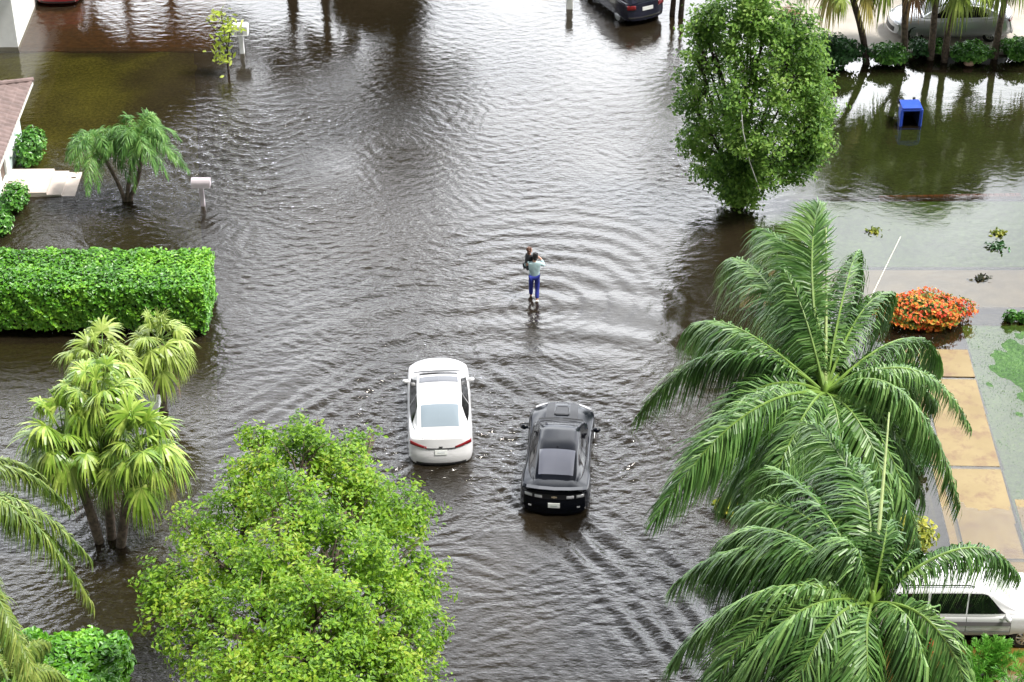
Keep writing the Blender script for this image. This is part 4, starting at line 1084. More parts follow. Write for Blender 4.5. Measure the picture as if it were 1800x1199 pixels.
M['red_paint'] = pmat('red_car_paint', (.22,.015,.02), .25, coat=1.0)
M['seat'] = pmat('pale_seat', (.5,.5,.47), .7)

def wheel(parent, x, y, r_, wd, side):
    g = Geo(); prof = [(r_*.62, -wd/2), (r_*.9, -wd/2), (r_, -wd/2+.03), (r_, wd/2-.03), (r_*.9, wd/2), (r_*.62, wd/2)]
    g_lathe(g, prof, 28, 'x', (x, y, r_)); wo_ = g.build('wheel', M['tyre'], parent, smooth=True)
    g = Geo(); e = side*wd*.36
    g_lathe(g, [(r_*.66, -side*wd*.3), (r_*.66, side*wd*.5), (r_*.58, side*wd*.5), (r_*.56, side*wd*.30)], 28, 'x', (x, y, r_))
    for k in range(10):
        a = k*math.pi/5; ca, sa = math.cos(a), math.sin(a)
        p0 = (x+side*wd*.46, y+ca*r_*.1, r_+sa*r_*.1); p1 = (x+side*wd*.44, y+ca*r_*.6, r_+sa*r_*.6); g_tube(g, [p0, p1], [.03, .022], 5)
    g_lathe(g, [(.0, side*wd*.48), (.06, side*wd*.48), (.07, side*wd*.3)], 16, 'x', (x, y, r_))
    g.build('rim', M['rim'], wo_, smooth=False)
    g = Geo(); g_lathe(g, [(.0, side*wd*.1), (r_*.6, side*wd*.1)], 20, 'x', (x, y, r_)); g.build('brake_disc', M['black_trim'], wo_)
    return wo_

def mirror_part(parent, x, y, z, side, paint, s=1.0):
    g = Geo(); bm = bmesh.new(); bmesh.ops.create_uvsphere(bm, u_segments=14, v_segments=8, radius=1)
    V = [(v.co.x*.115*s, v.co.y*.075*s + .02*abs(v.co.x), v.co.z*.075*s) for v in bm.verts]
    bm.verts.index_update(); q = [[v.index for v in f.verts] for f in bm.faces]; bm.free()
    V = np.array(V)+[x+side*.12*s, y, z]; g.V.append(V); g.n += len(V)
    for f in q: g.P.append((np.array([f]), 0))
    g_box(g, (x+side*.02, y+.01, z-.03), (.12, .05, .04))
    return g.build('side_mirror', M[paint], parent, smooth=True)

def build_car(name, label, cat, loc, rz, sp, wheels_r=.33, arch=True):
    o = thing(name, loc, label, cat, None, rz); c = Car(sp); paint = M[sp['paint']]
    bo = c.body_geo().build('body', [paint, M['black_trim']], o, smooth=True)
    fx, rx = sp['axles']
    if arch:
        wx = sp['W']/2
        bool_cut(bo, [((sd_*(wx-.02), yy, wheels_r), wheels_r*1.16, .62) for yy in (fx, rx) for sd_ in (-1, 1)])
        bo.data.polygons.foreach_set('use_smooth', np.ones(len(bo.data.polygons), bool))
    g = Geo(); c.cabin_geo(g); co = g.build('cabin', paint, o, smooth=True)
    # one continuous shell
    bm = bmesh.new(); bm.from_mesh(bo.data); bm.from_mesh(co.data); bm.to_mesh(bo.data); bm.free()
    bpy.data.objects.remove(co)
    me = bo.data
    for p in me.polygons: p.use_smooth = True
    try: me.set_sharp_from_angle(angle=R(38))
    except Exception: pass
    for yy in (fx, rx):
        for sd_ in (-1, 1): wheel(o, sd_*(sp['W']/2-.13), yy, wheels_r, .22, sd_)
    g = Geo(); g_box(g, (0, (fx+rx)/2, .42), (sp['W']*.62, sp['L']*.8, .2)); g.build('underbody', M['black_trim'], o)
    return o, c

SEDAN = dict(L=4.60, W=1.84, fround=.42, fslope=.10, rround=.24, rslope=.30, paint='white_paint', axles=(1.42, -1.32),
    body=[(-2.36,.80,.30,.98,1.04,.94),(-2.2,.875,.25,1.0,1.075,.95),(-1.9,.905,.22,.99,1.085,.95),(-1.3,.92,.20,.97,1.05,.95),(-.4,.92,.19,.95,.99,.95),(.8,.92,.19,.93,.97,.95),(1.2,.915,.19,.91,.97,.94),(1.7,.90,.20,.86,.93,.93),(2.15,.86,.22,.76,.83,.92),(2.36,.79,.28,.66,.72,.9)],
    cabin=[(-1.80,.66,.60,1.05,1.075),(-1.70,.70,.60,1.05,1.12),(-1.35,.79,.60,1.0,1.28),(-.95,.84,.60,.97,1.405),(-.5,.86,.61,.96,1.45),(0,.86,.61,.95,1.455),(.35,.855,.60,.945,1.42),(.65,.84,.60,.94,1.32),(1.0,.80,.62,.94,1.12),(1.22,.74,.64,.94,.99)])
def quad_fn(a, b): return lambda q: a+(b-a)*q

def sedan_parts(o, c, glass='glass_dark', tail='tail', rearglass='glass_rear', plate=True, sunroof=True):
    c.patch(c.C, -1.66, -.98, .62, 1.0, mirror=0, deform=False).build('rear_window', M[rearglass], o, smooth=True)
    c.patch(c.C, .50, 1.17, .60, 1.0, mirror=0, deform=False).build('windshield', M[glass], o, smooth=True)
    for sd_ in (1, -1):
        c.patch(c.C, quad_fn(-.42,-.38), quad_fn(.98,.28), .17, .44, mirror=sd_, deform=False).build('side_window', M[glass], o, smooth=True)
        c.patch(c.C, quad_fn(-1.32,-.98), quad_fn(-.47,-.43), .17, .44, mirror=sd_, deform=False).build('side_window', M[glass], o, smooth=True)
    if sunroof: c.patch(c.C, .02, .34, .60, 1.0, mirror=0, deform=False, off=.008).build('sunroof', pmat('sunroof_glass',(.08,.085,.10),.25,spec=.4), o, smooth=True)
    g = Geo(); c.patch(c.B, 1.10, 1.30, .70, 1.0, mirror=0, g=g, off=.012); g.build('cowl', M['black_trim'], o)
    for sd_ in (1, -1):
        x = sd_
        c.plate(x*.86, x*.40, .86, .955, t=.02, z0b=.80, z1b=.85).build('tail_light', M[tail], o, smooth=True)
        mirror_part(o, sd_*.86, .80, .98, sd_, c.paint, .82)
        g = Geo()
        for yy in (-.43, .95): c.patch(c.B, yy-.005, yy+.005, .30, .60, mirror=sd_, g=g, off=.003, nu=1, nv=12)
        g.build('door_seam', M['gap'], o)
        g = Geo()
        for yy in (-.95, .10): c.patch(c.B, yy, yy+.2, .52, .55, mirror=sd_, g=g, off=.02, nu=4, nv=2)
        g.build('door_handle', M[c.paint], o)
        c.plate(x*.50, x*.74, .60, .68, end=1, t=.02).build('headlight', M['lamp_clear'], o)
        g = Geo(); g_lathe(g, [(.0,.0),(.05,.0),(.05,.08)], 12, 'y', (x*.55, -2.20, .31)); g.build('exhaust_tip', M['chrome'], o)
    c.plate(-.42, .42, .79, .812, t=.016, nz=1).build('trunk_strip', M['black_trim'], o)
    c.plate(-.70, .70, .30, .36, t=.022, nz=1).build('lower_bumper', M['black_trim'], o)
    c.plate(-.6, .6, .34, .52, end=1, t=.02).build('grille', M['black_trim'], o)
    g = Geo(); c.patch(c.B, -2.28, -2.265, .78, 1.0, mirror=0, g=g, off=.004, nu=1); 
    for sd_ in (1,-1): c.patch(c.B, -2.27, -1.75, .765, .772, mirror=sd_, g=g, off=.004, nv=1)
    g.build('trunk_seam', M['gap'], o)
    if plate:
        pl = c.plate(-.17, .17, .64, .76, t=.02).build('license_plate', M['plate'], o)
        g = Geo(); c.plate(-.10, .10, .685, .715, t=.024, g=g, nx=6, nz=1); g.build('plate_smudge', pmat('plate_smudge',(.5,.53,.54),.5), pl)
        g = Geo(); c.plate(-.05, .05, .835, .862, t=.02, g=g, nx=6, nz=1); g.build('badge', M['black_trim'], o)

wc = at(776,822)
hd = R(3.0)
cen = Vector((wc.x, wc.y, 0)) + Vector((-math.sin(hd), math.cos(hd), 0))*2.36
o, c = build_car('sedan', 'white four door sedan driving away through the flood, left of the black coupe', 'car', (cen.x, cen.y, -.24), hd, SEDAN)
sedan_parts(o, c)

COUPE = dict(L=4.62, W=1.92, fround=.40, fslope=.12, rround=.26, rslope=.20, paint='black_paint', axles=(1.42, -1.34),
    body=[(-2.31,.84,.30,.90,.985,.90),(-2.18,.91,.25,.92,1.03,.90),(-1.85,.955,.21,.92,1.045,.88),(-1.35,.965,.19,.90,1.02,.86),(-.6,.905,.18,.87,.96,.88),(.4,.895,.18,.86,.94,.90),(.95,.92,.18,.86,.95,.90),(1.45,.945,.18,.84,.935,.89),(1.9,.925,.19,.77,.87,.88),(2.15,.87,.22,.68,.78,.87),(2.31,.78,.28,.60,.68,.85)],
    cabin=[(-1.85,.60,.50,1.0,1.045),(-1.6,.68,.52,.99,1.11),(-1.2,.76,.53,.95,1.235),(-.8,.79,.54,.92,1.325),(-.35,.805,.545,.91,1.36),(.05,.805,.545,.905,1.355),(.30,.80,.545,.90,1.31),(.6,.79,.56,.90,1.19),(.9,.76,.60,.91,1.04),(1.06,.72,.63,.92,.965)])
bc = at(973,911)
hd = R(-4.5)
cen = Vector((bc.x, bc.y, 0)) + Vector((-math.sin(hd), math.cos(hd), 0))*2.39
o, c = build_car('coupe', 'black two door muscle coupe with dark hood stripes driving through the flood', 'car', (cen.x, cen.y, -.22), hd, COUPE, wheels_r=.36)
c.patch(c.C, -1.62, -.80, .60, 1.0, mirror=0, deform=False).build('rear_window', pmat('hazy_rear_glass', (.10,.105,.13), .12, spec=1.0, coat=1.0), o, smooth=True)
c.patch(c.C, .36, 1.0, .60, 1.0, mirror=0, deform=False).build('windshield', M['glass_dark'], o, smooth=True)
for sd_ in (1, -1):
    c.patch(c.C, quad_fn(-.55,-.50), quad_fn(.80,.20), .17, .44, mirror=sd_, deform=False).build('side_window', M['glass_dark'], o, smooth=True)
    c.patch(c.C, quad_fn(-1.12,-.80), quad_fn(-.62,-.58), .19, .42, mirror=sd_, deform=False).build('side_window', M['glass_dark'], o, smooth=True)
    mirror_part(o, sd_*.90, .62, 1.0, sd_, 'black_paint')
    c.patch(c.B, 1.12, 2.2, .80, .90, mirror=sd_, off=.004).build('hood_stripe', M['black_stripe'], o, smooth=True)
    for xa, xb in ((.80,.60),(.53,.33)):
        c.plate(sd_*xa, sd_*xb, .80, .875, t=.018, nx=6).build('tail_light', M['lamp_clear'], o, smooth=True)
    g = Geo()
    for yy in (-.58, .82): c.patch(c.B, yy-.005, yy+.005, .30, .60, mirror=sd_, g=g, off=.003, nu=1, nv=12)
    g.build('door_seam', M['gap'], o)
    g = Geo(); g_lathe(g, [(.0,0),(.055,0),(.055,.1)], 12, 'y', (sd_*.62, -2.17, .33)); g_lathe(g, [(.0,0),(.055,0),(.055,.1)], 12, 'y', (sd_*.48, -2.19, .33)); g.build('exhaust_tip', M['chrome'], o)
    c.plate(sd_*.62, sd_*.70, .50, .535, t=.02, nx=2, nz=1).build('reflector', M['lamp_clear'], o)
    c.plate(sd_*.45, sd_*.78, .58, .68, end=1, t=.02).build('headlight', M['lamp_clear'], o)
c.plate(-.82, .82, .775, .91, t=.008).build('rear_panel', M['black_stripe'], o)
pl = c.plate(-.16, .16, .53, .66, t=.024).build('license_plate', M['plate'], o)
c.plate(-.09, .09, .575, .61, t=.028, nx=6, nz=1).build('plate_smudge', pmat('plate_smudge2',(.45,.5,.46),.5), pl)
g = Geo(); c.plate(-.075, .075, .828, .858, t=.024, g=g, nx=4, nz=1); c.plate(-.03, .03, .818, .868, t=.024, g=g, nx=2, nz=1); g.build('badge', pmat('gold_badge',(.6,.5,.35),.3,metal=.6), o)
g = Geo()
sp_ = [(-.86,-2.0,.985),(-.76,-2.10,1.045),(-.42,-2.19,1.075),(0,-2.22,1.08),(.42,-2.19,1.075),(.76,-2.10,1.045),(.86,-2.0,.985)]
V = []
for x, y, z in sp_: V += [(x,y-.06,z),(x,y-.055,z+.018),(x,y+.10,z+.004),(x,y+.10,z-.05),(x,y-.03,z-.05)]
F = [[i*5+j, i*5+(j+1)%5, (i+1)*5+(j+1)%5, (i+1)*5+j] for i in range(6) for j in range(5)]
g.add(V, np.array(F)); g.build('spoiler', M['black_paint'], o, smooth=False)
g = Geo(); c.patch(c.B, 1.0, 1.12, .72, 1.0, mirror=0, g=g, off=.012); g.build('cowl', M['black_trim'], o)
g = Geo()
for sd_ in (1,-1): g_tube(g, [(sd_*.62,1.06,1.0),(sd_*.05,1.10,1.015)], .012, 5)
g.build('wiper', M['black_trim'], o)
g = Geo(); V = [(-.24,1.30,.93),(.24,1.30,.93),(.20,1.78,.88),(-.20,1.78,.88),(-.20,1.34,.985),(.20,1.34,.985),(.16,1.72,.945),(-.16,1.72,.945)]
g.add(V, np.array([[4,5,6,7],[0,1,5,4],[1,2,6,5],[2,3,7,6],[3,0,4,7]])); hsp = g.build('hood_scoop', M['black_stripe'], o)
g = Geo(); g_box(g, (0,1.77,.915), (.30,.03,.035)); g_box(g, (0,1.315,.968), (.36,.03,.03)); g.build('scoop_opening', M['black_trim'], hsp)
g = Geo(); V = [(-.03,-.72,1.36),(.03,-.72,1.36),(.0,-.60,1.37),(.0,-.74,1.43)]; g.add(V, np.array([[0,1,3],[1,2,3],[2,0,3]])); g.build('antenna_fin', M['black_paint'], o)
g = Geo()
c.patch(c.B, -2.26, -2.25, .78, 1.0, mirror=0, g=g, off=.004, nu=1); g.build('trunk_seam', M['gap'], o)

# silver sedan on the pale driveway (faces left)
SILV = dict(SEDAN); SILV.update(paint='silver_paint', L=4.85, axles=(1.49,-1.46)); 
pf = at(1606,74,.13); pr = at(1741,72,.13); mid = (pf+pr)/2
o, c = build_car('sedan', 'silver sedan parked on the pale driveway behind the row of fan palms', 'car', (mid.x, mid.y+.82, .13), R(90), SILV, wheels_r=.34)
sedan_parts(o, c, rearglass='glass', plate=False, sunroof=False)
# white SUV bottom right (faces right)
SUVS = dict(L=4.75, W=1.82, fround=.22, fslope=.05, rround=.14, rslope=.06, paint='white_paint', axles=(1.42,-1.38),
    body=[(-2.37,.84,.45,1.06,1.10,.97),(-2.2,.89,.42,1.08,1.12,.97),(-1.5,.91,.40,1.08,1.12,.96),(0,.91,.40,1.06,1.10,.96),(1.0,.91,.40,1.04,1.10,.96),(1.3,.905,.40,1.03,1.10,.95),(1.9,.89,.42,.99,1.05,.95),(2.2,.86,.44,.92,.97,.95),(2.37,.80,.48,.84,.88,.94)],
    cabin=[(-2.30,.78,.66,1.10,1.14),(-2.22,.80,.67,1.10,1.40),(-2.08,.83,.69,1.10,1.70),(-1.6,.86,.70,1.09,1.77),(-.6,.86,.70,1.08,1.78),(.2,.86,.70,1.07,1.76),(.48,.855,.70,1.07,1.66),(.85,.82,.70,1.07,1.38),(1.18,.78,.70,1.07,1.13),(1.25,.76,.70,1.07,1.09)])
sf = at(1797,1134); 
o, c = build_car('suv', 'white boxy SUV with roof rails and dark windows, partly under palm fronds', 'car', (sf.x-1.42, sf.y+.80, -.05), R(-90), SUVS, wheels_r=.37)
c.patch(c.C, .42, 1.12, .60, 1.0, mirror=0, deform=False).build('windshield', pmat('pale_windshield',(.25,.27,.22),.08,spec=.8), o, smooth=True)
c.patch(c.C, -2.25, -2.10, .60, 1.0, mirror=0, deform=False).build('rear_window', M['glass_dark'], o, smooth=True)
for sd_ in (1, -1):
    for (a0,a1,b0,b1) in ((-.10,-.08,.86,.36),(-1.05,-1.03,-.14,-.12),(-2.02,-1.92,-1.12,-1.10)):
        c.patch(c.C, quad_fn(a0,a1), quad_fn(b0,b1), .17, .45, mirror=sd_, deform=False).build('side_window', M['glass_dark'], o, smooth=True)
    c.patch(c.B, -1.0, 1.0, .40, .47, mirror=sd_, off=.012).build('side_moulding', pmat('grey_moulding',(.16,.15,.16),.5), o)
    c.patch(c.B, -1.0, 1.0, .20, .30, mirror=sd_, off=.012).build('rocker_panel', pmat('silver_rocker',(.4,.4,.4),.5), o)
    g = Geo(); g_tube(g, [(sd_*.60,-1.7,1.80),(sd_*.60,-1.6,1.85),(sd_*.60,-.1,1.85),(sd_*.60,.05,1.80)], .018, 6); g.build('roof_rail', M['black_trim'], o)
    g = Geo()
    for yy in (-1.08, -.11, 1.0): c.patch(c.B, yy-.006, yy+.006, .25, .62, mirror=sd_, g=g, off=.003, nu=1, nv=12)
    g.build('door_seam', M['gap'], o)
    mirror_part(o, sd_*.88, .86, 1.14, sd_, 'white_paint', 1.1)
    c.plate(sd_*.84, sd_*.70, .70, 1.0, t=.02).build('tail_light', M['tail'], o)
    c.plate(sd_*.45, sd_*.75, .66, .80, end=1, t=.02).build('headlight', M['lamp_clear'], o)
    g = Geo(); c.patch(c.B, .72, .90, .55, .575, mirror=sd_, g=g, off=.02, nu=3, nv=2); g.build('door_handle', M['white_paint'], o)
# pale front seats showing through the near front window
for sx_ in (.35,-.35):
    g = Geo(); g_box(g, (sx_, -.02, 1.20), (.48,.16,.62), bev=.05); g_box(g, (sx_, .22, .98), (.48,.5,.16), bev=.05); g_box(g, (sx_, -.05, 1.58), (.26,.10,.16), bev=.04)
    g.build('front_seat', M['seat'], o)
# navy hatchback at the top edge
NAVY = dict(SUVS); NAVY.update(L=4.3, W=1.80, paint='navy_paint', fround=.3, fslope=.1, rround=.22, rslope=.10, axles=(1.3,-1.28),
    body=[(-2.15,.80,.34,.98,1.02,.97),(-2.0,.87,.28,1.0,1.05,.97),(-1.4,.90,.24,1.0,1.04,.96),(0,.90,.22,.98,1.02,.96),(1.0,.90,.22,.96,1.02,.96),(1.6,.88,.24,.92,.98,.95),(2.0,.83,.28,.82,.87,.95),(2.15,.77,.34,.72,.76,.94)],
    cabin=[(-2.02,.72,.62,1.02,1.06),(-1.90,.76,.62,1.02,1.28),(-1.6,.80,.63,1.02,1.46),(-1.0,.84,.64,1.01,1.55),(-.2,.84,.64,1.0,1.57),(.3,.84,.63,1.0,1.52),(.8,.81,.64,1.0,1.28),(1.2,.76,.66,1.0,1.04)])
rw = at(1085,36)
hd = R(28)
# rear left wheel sits at local (-.9,-1.28)
off = Matrix.Rotation(hd, 3, 'Z') @ Vector((-.88,-1.28,0))
o, c = build_car('hatchback', 'dark navy hatchback parked in the water at the top edge, red tail light towards us', 'car', (rw.x-off.x, rw.y-off.y, -.10), hd, NAVY, wheels_r=.33)
c.patch(c.C, -1.98, -1.55, .62, 1.0, mirror=0, deform=False).build('rear_window', M['glass_dark'], o, smooth=True)
c.patch(c.C, .4, 1.15, .60, 1.0, mirror=0, deform=False).build('windshield', M['glass_dark'], o, smooth=True)
for sd_ in (1,-1):
    c.patch(c.C, quad_fn(-.35,-.3), quad_fn(.9,.25), .17, .45, mirror=sd_, deform=False).build('side_window', M['glass_dark'], o, smooth=True)
    c.patch(c.C, quad_fn(-1.5,-1.3), quad_fn(-.42,-.40), .17, .45, mirror=sd_, deform=False).build('side_window', M['glass_dark'], o, smooth=True)
    c.plate(sd_*.84, sd_*.52, .80, .97, t=.02).build('tail_light', M['tail'], o, smooth=True)
    mirror_part(o, sd_*.86, .75, 1.04, sd_, 'navy_paint')
    c.plate(sd_*.45, sd_*.72, .62, .74, end=1, t=.02).build('headlight', M['lamp_clear'], o)
c.plate(-.24,.24,.74,.88,t=.02).build('license_plate', M['plate'], o)
c.plate(-.80,.80,.46,.49,t=.02,nz=1).build('bumper_trim', M['chrome'], o)
# red car at the top left edge
REDC = dict(SEDAN); REDC.update(paint='red_paint')
rp = at(98,14); 
o, c = build_car('sedan', 'dark red car at the top left edge beside the white house, bumper just in view', 'car', (rp.x, rp.y+2.36, -.12), R(2), REDC)
sedan_parts(o, c)
# ------------------------------------------------------------------ houses
M['stucco_aqua'] = pmat('pale_aqua_stucco', (.62,.76,.75), .85, noise=.05, nscale=5)
M['stucco_white'] = pmat('white_stucco', (.78,.78,.76), .85, noise=.04, nscale=4)
M['roof_tile'] = pmat('clay_roof_tile', (.20,.145,.135), .85, noise=.35, nscale=3.2, col2=(.13,.095,.088))
M['fascia'] = pmat('pale_fascia', (.62,.60,.56), .7)
M['door_wood'] = pmat('brown_door', (.13,.09,.07), .6, noise=.2)
M['win'] = pmat('window_pane', (.05,.08,.09), .08, spec=.8)
M['winframe'] = pmat('window_frame', (.75,.77,.76), .5)
M['step'] = pmat('step_concrete', (.52,.45,.40), .8, noise=.1, nscale=2.5)
E1 = at(40,247); E2 = at(0,353)
ud = (E2-E1).normalized()            # along the facade towards the camera
nd = Vector((-ud.y, ud.x, 0))
if nd.x < 0: nd = -nd                # outward (towards the street)
o = thing('house', E1, 'white house with brown clay tile roof, brown door and front steps at the left edge', 'house')
def W1(u, v, z): p = ud*u - nd*v; return (p.x, p.y, z)      # u along facade, v inward
Lh, Dh, Hh = 11.0, 9.0, 2.1
def prism(g, u0, u1, v0, v1, z0, z1, f=W1):
    V = [f(u0,v0,z0), f(u1,v0,z0), f(u1,v1,z0), f(u0,v1,z0), f(u0,v0,z1), f(u1,v0,z1), f(u1,v1,z1), f(u0,v1,z1)]
    g.add(V, np.array([[0,3,2,1],[4,5,6,7],[0,1,5,4],[1,2,6,5],[2,3,7,6],[3,0,4,7]])); return g
# walls with real openings: window 1.0-2.2, door 2.9-3.9, window 4.6-5.6
ops = [(.85,2.05,.6,1.7,'w'),(2.75,3.7,.18,1.9,'d'),(4.5,5.7,.6,1.7,'w'),(7.2,8.4,.6,1.7,'w')]
g = Geo(); u = 0
for (a,b,z0,z1,k) in ops:
    prism(g, u, a, 0, .2, -.3, Hh); prism(g, a, b, 0, .2, z1, Hh); prism(g, a, b, 0, .2, -.3, z0); u = b
prism(g, u, Lh, 0, .2, -.3, Hh); prism(g, 0, .2, .2, Dh, -.3, Hh); prism(g, Lh-.2, Lh, .2, Dh, -.3, Hh); prism(g, .2, Lh-.2, Dh-.2, Dh, -.3, Hh)
g.build('wall', M['stucco_aqua'], o)
for (a,b,z0,z1,k) in ops:
    if k == 'w':
        g = Geo()
        for (p,q,r_,s_) in ((a,a+.06,z0,z1),(b-.06,b,z0,z1),(a+.06,b-.06,z1-.06,z1),(a+.06,b-.06,z0,z0+.06),((a+b)/2-.03,(a+b)/2+.03,z0+.06,z1-.06)): prism(g, p, q, .05, .12, r_, s_)
        wn = g.build('window', M['winframe'], o)
        g = Geo(); prism(g, a+.06, b-.06, .08, .09, z0+.06, z1-.06); g.build('pane', M['win'], wn)
        g = Geo(); prism(g, a-.08, b+.08, -.08, -.003, z0-.08, z0); g.build('sill', M['winframe'], wn)
    else:
        g = Geo(); prism(g, a+.05, b-.05, .07, .12, z0, z1-.05); dr = g.build('door', M['door_wood'], o)
        g = Geo()
        for (zz0,zz1) in ((.4,.95),(1.05,1.7)):
            prism(g, a+.18, b-.18, .058, .069, zz0, zz1)
        g.build('door_panel', pmat('door_panel',(.10,.07,.055),.6), dr)
        g = Geo(); g_box(g, W1(b-.18,.03,1.15), (.05,.05,.14)); g.build('handle', M['chrome'], dr)
        g = Geo(); prism(g, a-.05, a+.045, -.02, .05, z0, z1+.04); prism(g, b-.045, b+.05, -.02, .05, z0, z1+.04); prism(g, a+.045, b-.045, -.02, .05, z1-.04, z1+.04); g.build('door_frame', M['winframe'], o)
# roof: hip roof surface with barrel tiles modelled as a waved, stepped sheet
ov = .55; pitch = .36
g = Geo(); nu, nv_ = 220, 110
U = np.linspace(-ov, Lh+ov, nu); Vv = np.linspace(-ov, Dh/2, nv_)
VV = []
for v in Vv:
    for u in U:
        e = min(v+ov, u+ov, Lh+ov-u)          # distance to nearest eave (hip)
        main = (v+ov) <= min(u+ov, Lh+ov-u)+1e-6
        cc = u if main else v
        s_ = e/.36; z = Hh-.02+pitch*e + .045*abs(math.sin(math.pi*cc/.27)) + .028*(1-(s_ % 1))
        VV.append(W1(u, v, z))
F = np.array([[j*nu+i, j*nu+i+1, (j+1)*nu+i+1, (j+1)*nu+i] for j in range(nv_-1) for i in range(nu-1)])
g.add(VV, F)
rf = g.build('roof', M['roof_tile'], o)
g = Geo(); VV = [W1(-ov,-ov,Hh-.14),W1(Lh+ov,-ov,Hh-.14),W1(Lh+ov,-ov,Hh+.0),W1(-ov,-ov,Hh+.0),W1(-ov,Dh/2,Hh-.14),W1(-ov,Dh/2,Hh+.0),W1(Lh+ov,Dh/2,Hh-.14)]
g.add(VV, np.array([[0,1,2,3],[0,3,5,4],[0,4,6,1]])); g.build('fascia', M['fascia'], rf)
g = Geo(); g_tube(g, [W1(-ov,-ov,Hh+.05), W1(Dh/2-.0,Dh/2,Hh+.06+pitch*(Dh/2+ov))], .09, 8); g.build('ridge_tiles', M['roof_tile'], rf)
# far half of the roof
g = Geo(); VV = [W1(-ov,Dh+ov,Hh),W1(Lh+ov,Dh+ov,Hh),W1(Lh-Dh/2,Dh/2,Hh+pitch*(Dh/2+ov)),W1(Dh/2,Dh/2,Hh+pitch*(Dh/2+ov)),W1(-ov,Dh/2,Hh),W1(Lh+ov,Dh/2,Hh)]
g.add(VV, np.array([[0,1,2,3]])); g.P.append((np.array([[0,3,4],[1,5,2]]),0)); g.build('back_roof', M['roof_tile'], rf)
# steps
g = Geo(); prism(g, 2.35, 4.0, -1.55, -.003, -.3, .16); g.build('step', M['step'], o)
g = Geo(); prism(g, 2.35, 4.0, -2.05, -1.553, -.3, .07); g.build('step', M['step'], o)
g = Geo(); prism(g, 2.35, 4.0, -2.5, -2.053, -.3, .012); g.build('step', M['step'], o)

# white house, top left
K1 = at(32,83)
o = thing('house', K1, 'plain white house wall corner at the top left, window high in the wall', 'house')
k2 = at(66,0); vd = (k2-K1).normalized(); vn = Vector((-1,0,0))
def W2(u, v, z): p = vd*u + vn*v; return (p.x, p.y, z)
g = Geo()
wl = [(5.2,6.4,1.1,2.2)]
prism(g, 0, 5.2, 0, .2, -.3, 3.0, W2); prism(g, 5.2, 6.4, 0, .2, -.3, 1.1, W2); prism(g, 5.2, 6.4, 0, .2, 2.2, 3.0, W2); prism(g, 6.4, 10, 0, .2, -.3, 3.0, W2)
prism(g, 0, .2, .2, .55, -.3, 3.0, W2); prism(g, 0, .2, .55, 1.5, -.3, 1.75, W2); prism(g, 0, .2, .55, 1.5, 2.7, 3.0, W2); prism(g, 0, .2, 1.5, 10, -.3, 3.0, W2)
g.build('wall', M['stucco_white'], o)
g = Geo(); prism(g, .08, .10, .55, 1.5, 1.75, 2.7, W2); wn = g.build('window', M['win'], o)
g = Geo(); prism(g, .04, .08, .98, 1.04, 1.75, 2.7, W2); g.build('frame', M['winframe'], wn)
g = Geo(); prism(g, .08, .12, .02, .02, 0, 0, W2) if False else prism(g, 5.2, 6.4, .08, .10, 1.1, 2.2, W2); g.build('window', M['win'], o)
g = Geo(); a = [W2(-.5,-.5,3.0),W2(10.5,-.5,3.0),W2(10.5,10.5,3.0),W2(-.5,10.5,3.0),W2(5,5,4.6)]; g.add(a, np.array([[0,1,4],[1,2,4],[2,3,4],[3,0,4]])); g.P.append((np.array([[3,2,1,0]]),0)); g.build('roof', M['roof_tile'], o)

# garage wall behind the silver sedan, outside the photo but mirrored in the flood
b = at(1700,-60); o = thing('house', b, 'pale house beyond the top right edge, mirrored in the still water', 'house')
g = Geo(); g_box(g, (0,3,1.35), (16,6,2.7)); g.build('wall', M['stucco_white'], o)
g = Geo(); V = [(-8.5,-.5,2.7),(8.5,-.5,2.7),(8.5,6.5,2.7),(-8.5,6.5,2.7),(-5,3,3.9),(5,3,3.9)]; g.add(V, np.array([[0,1,5,4],[2,3,4,5]])); g.P.append((np.array([[1,2,5],[3,0,4]]),0)); g.build('roof', M['roof_tile'], o)
g = Geo(); g_box(g, (-2,-.03,1.1), (4.6,.05,2.1)); g.build('garage_door', M['winframe'], o)

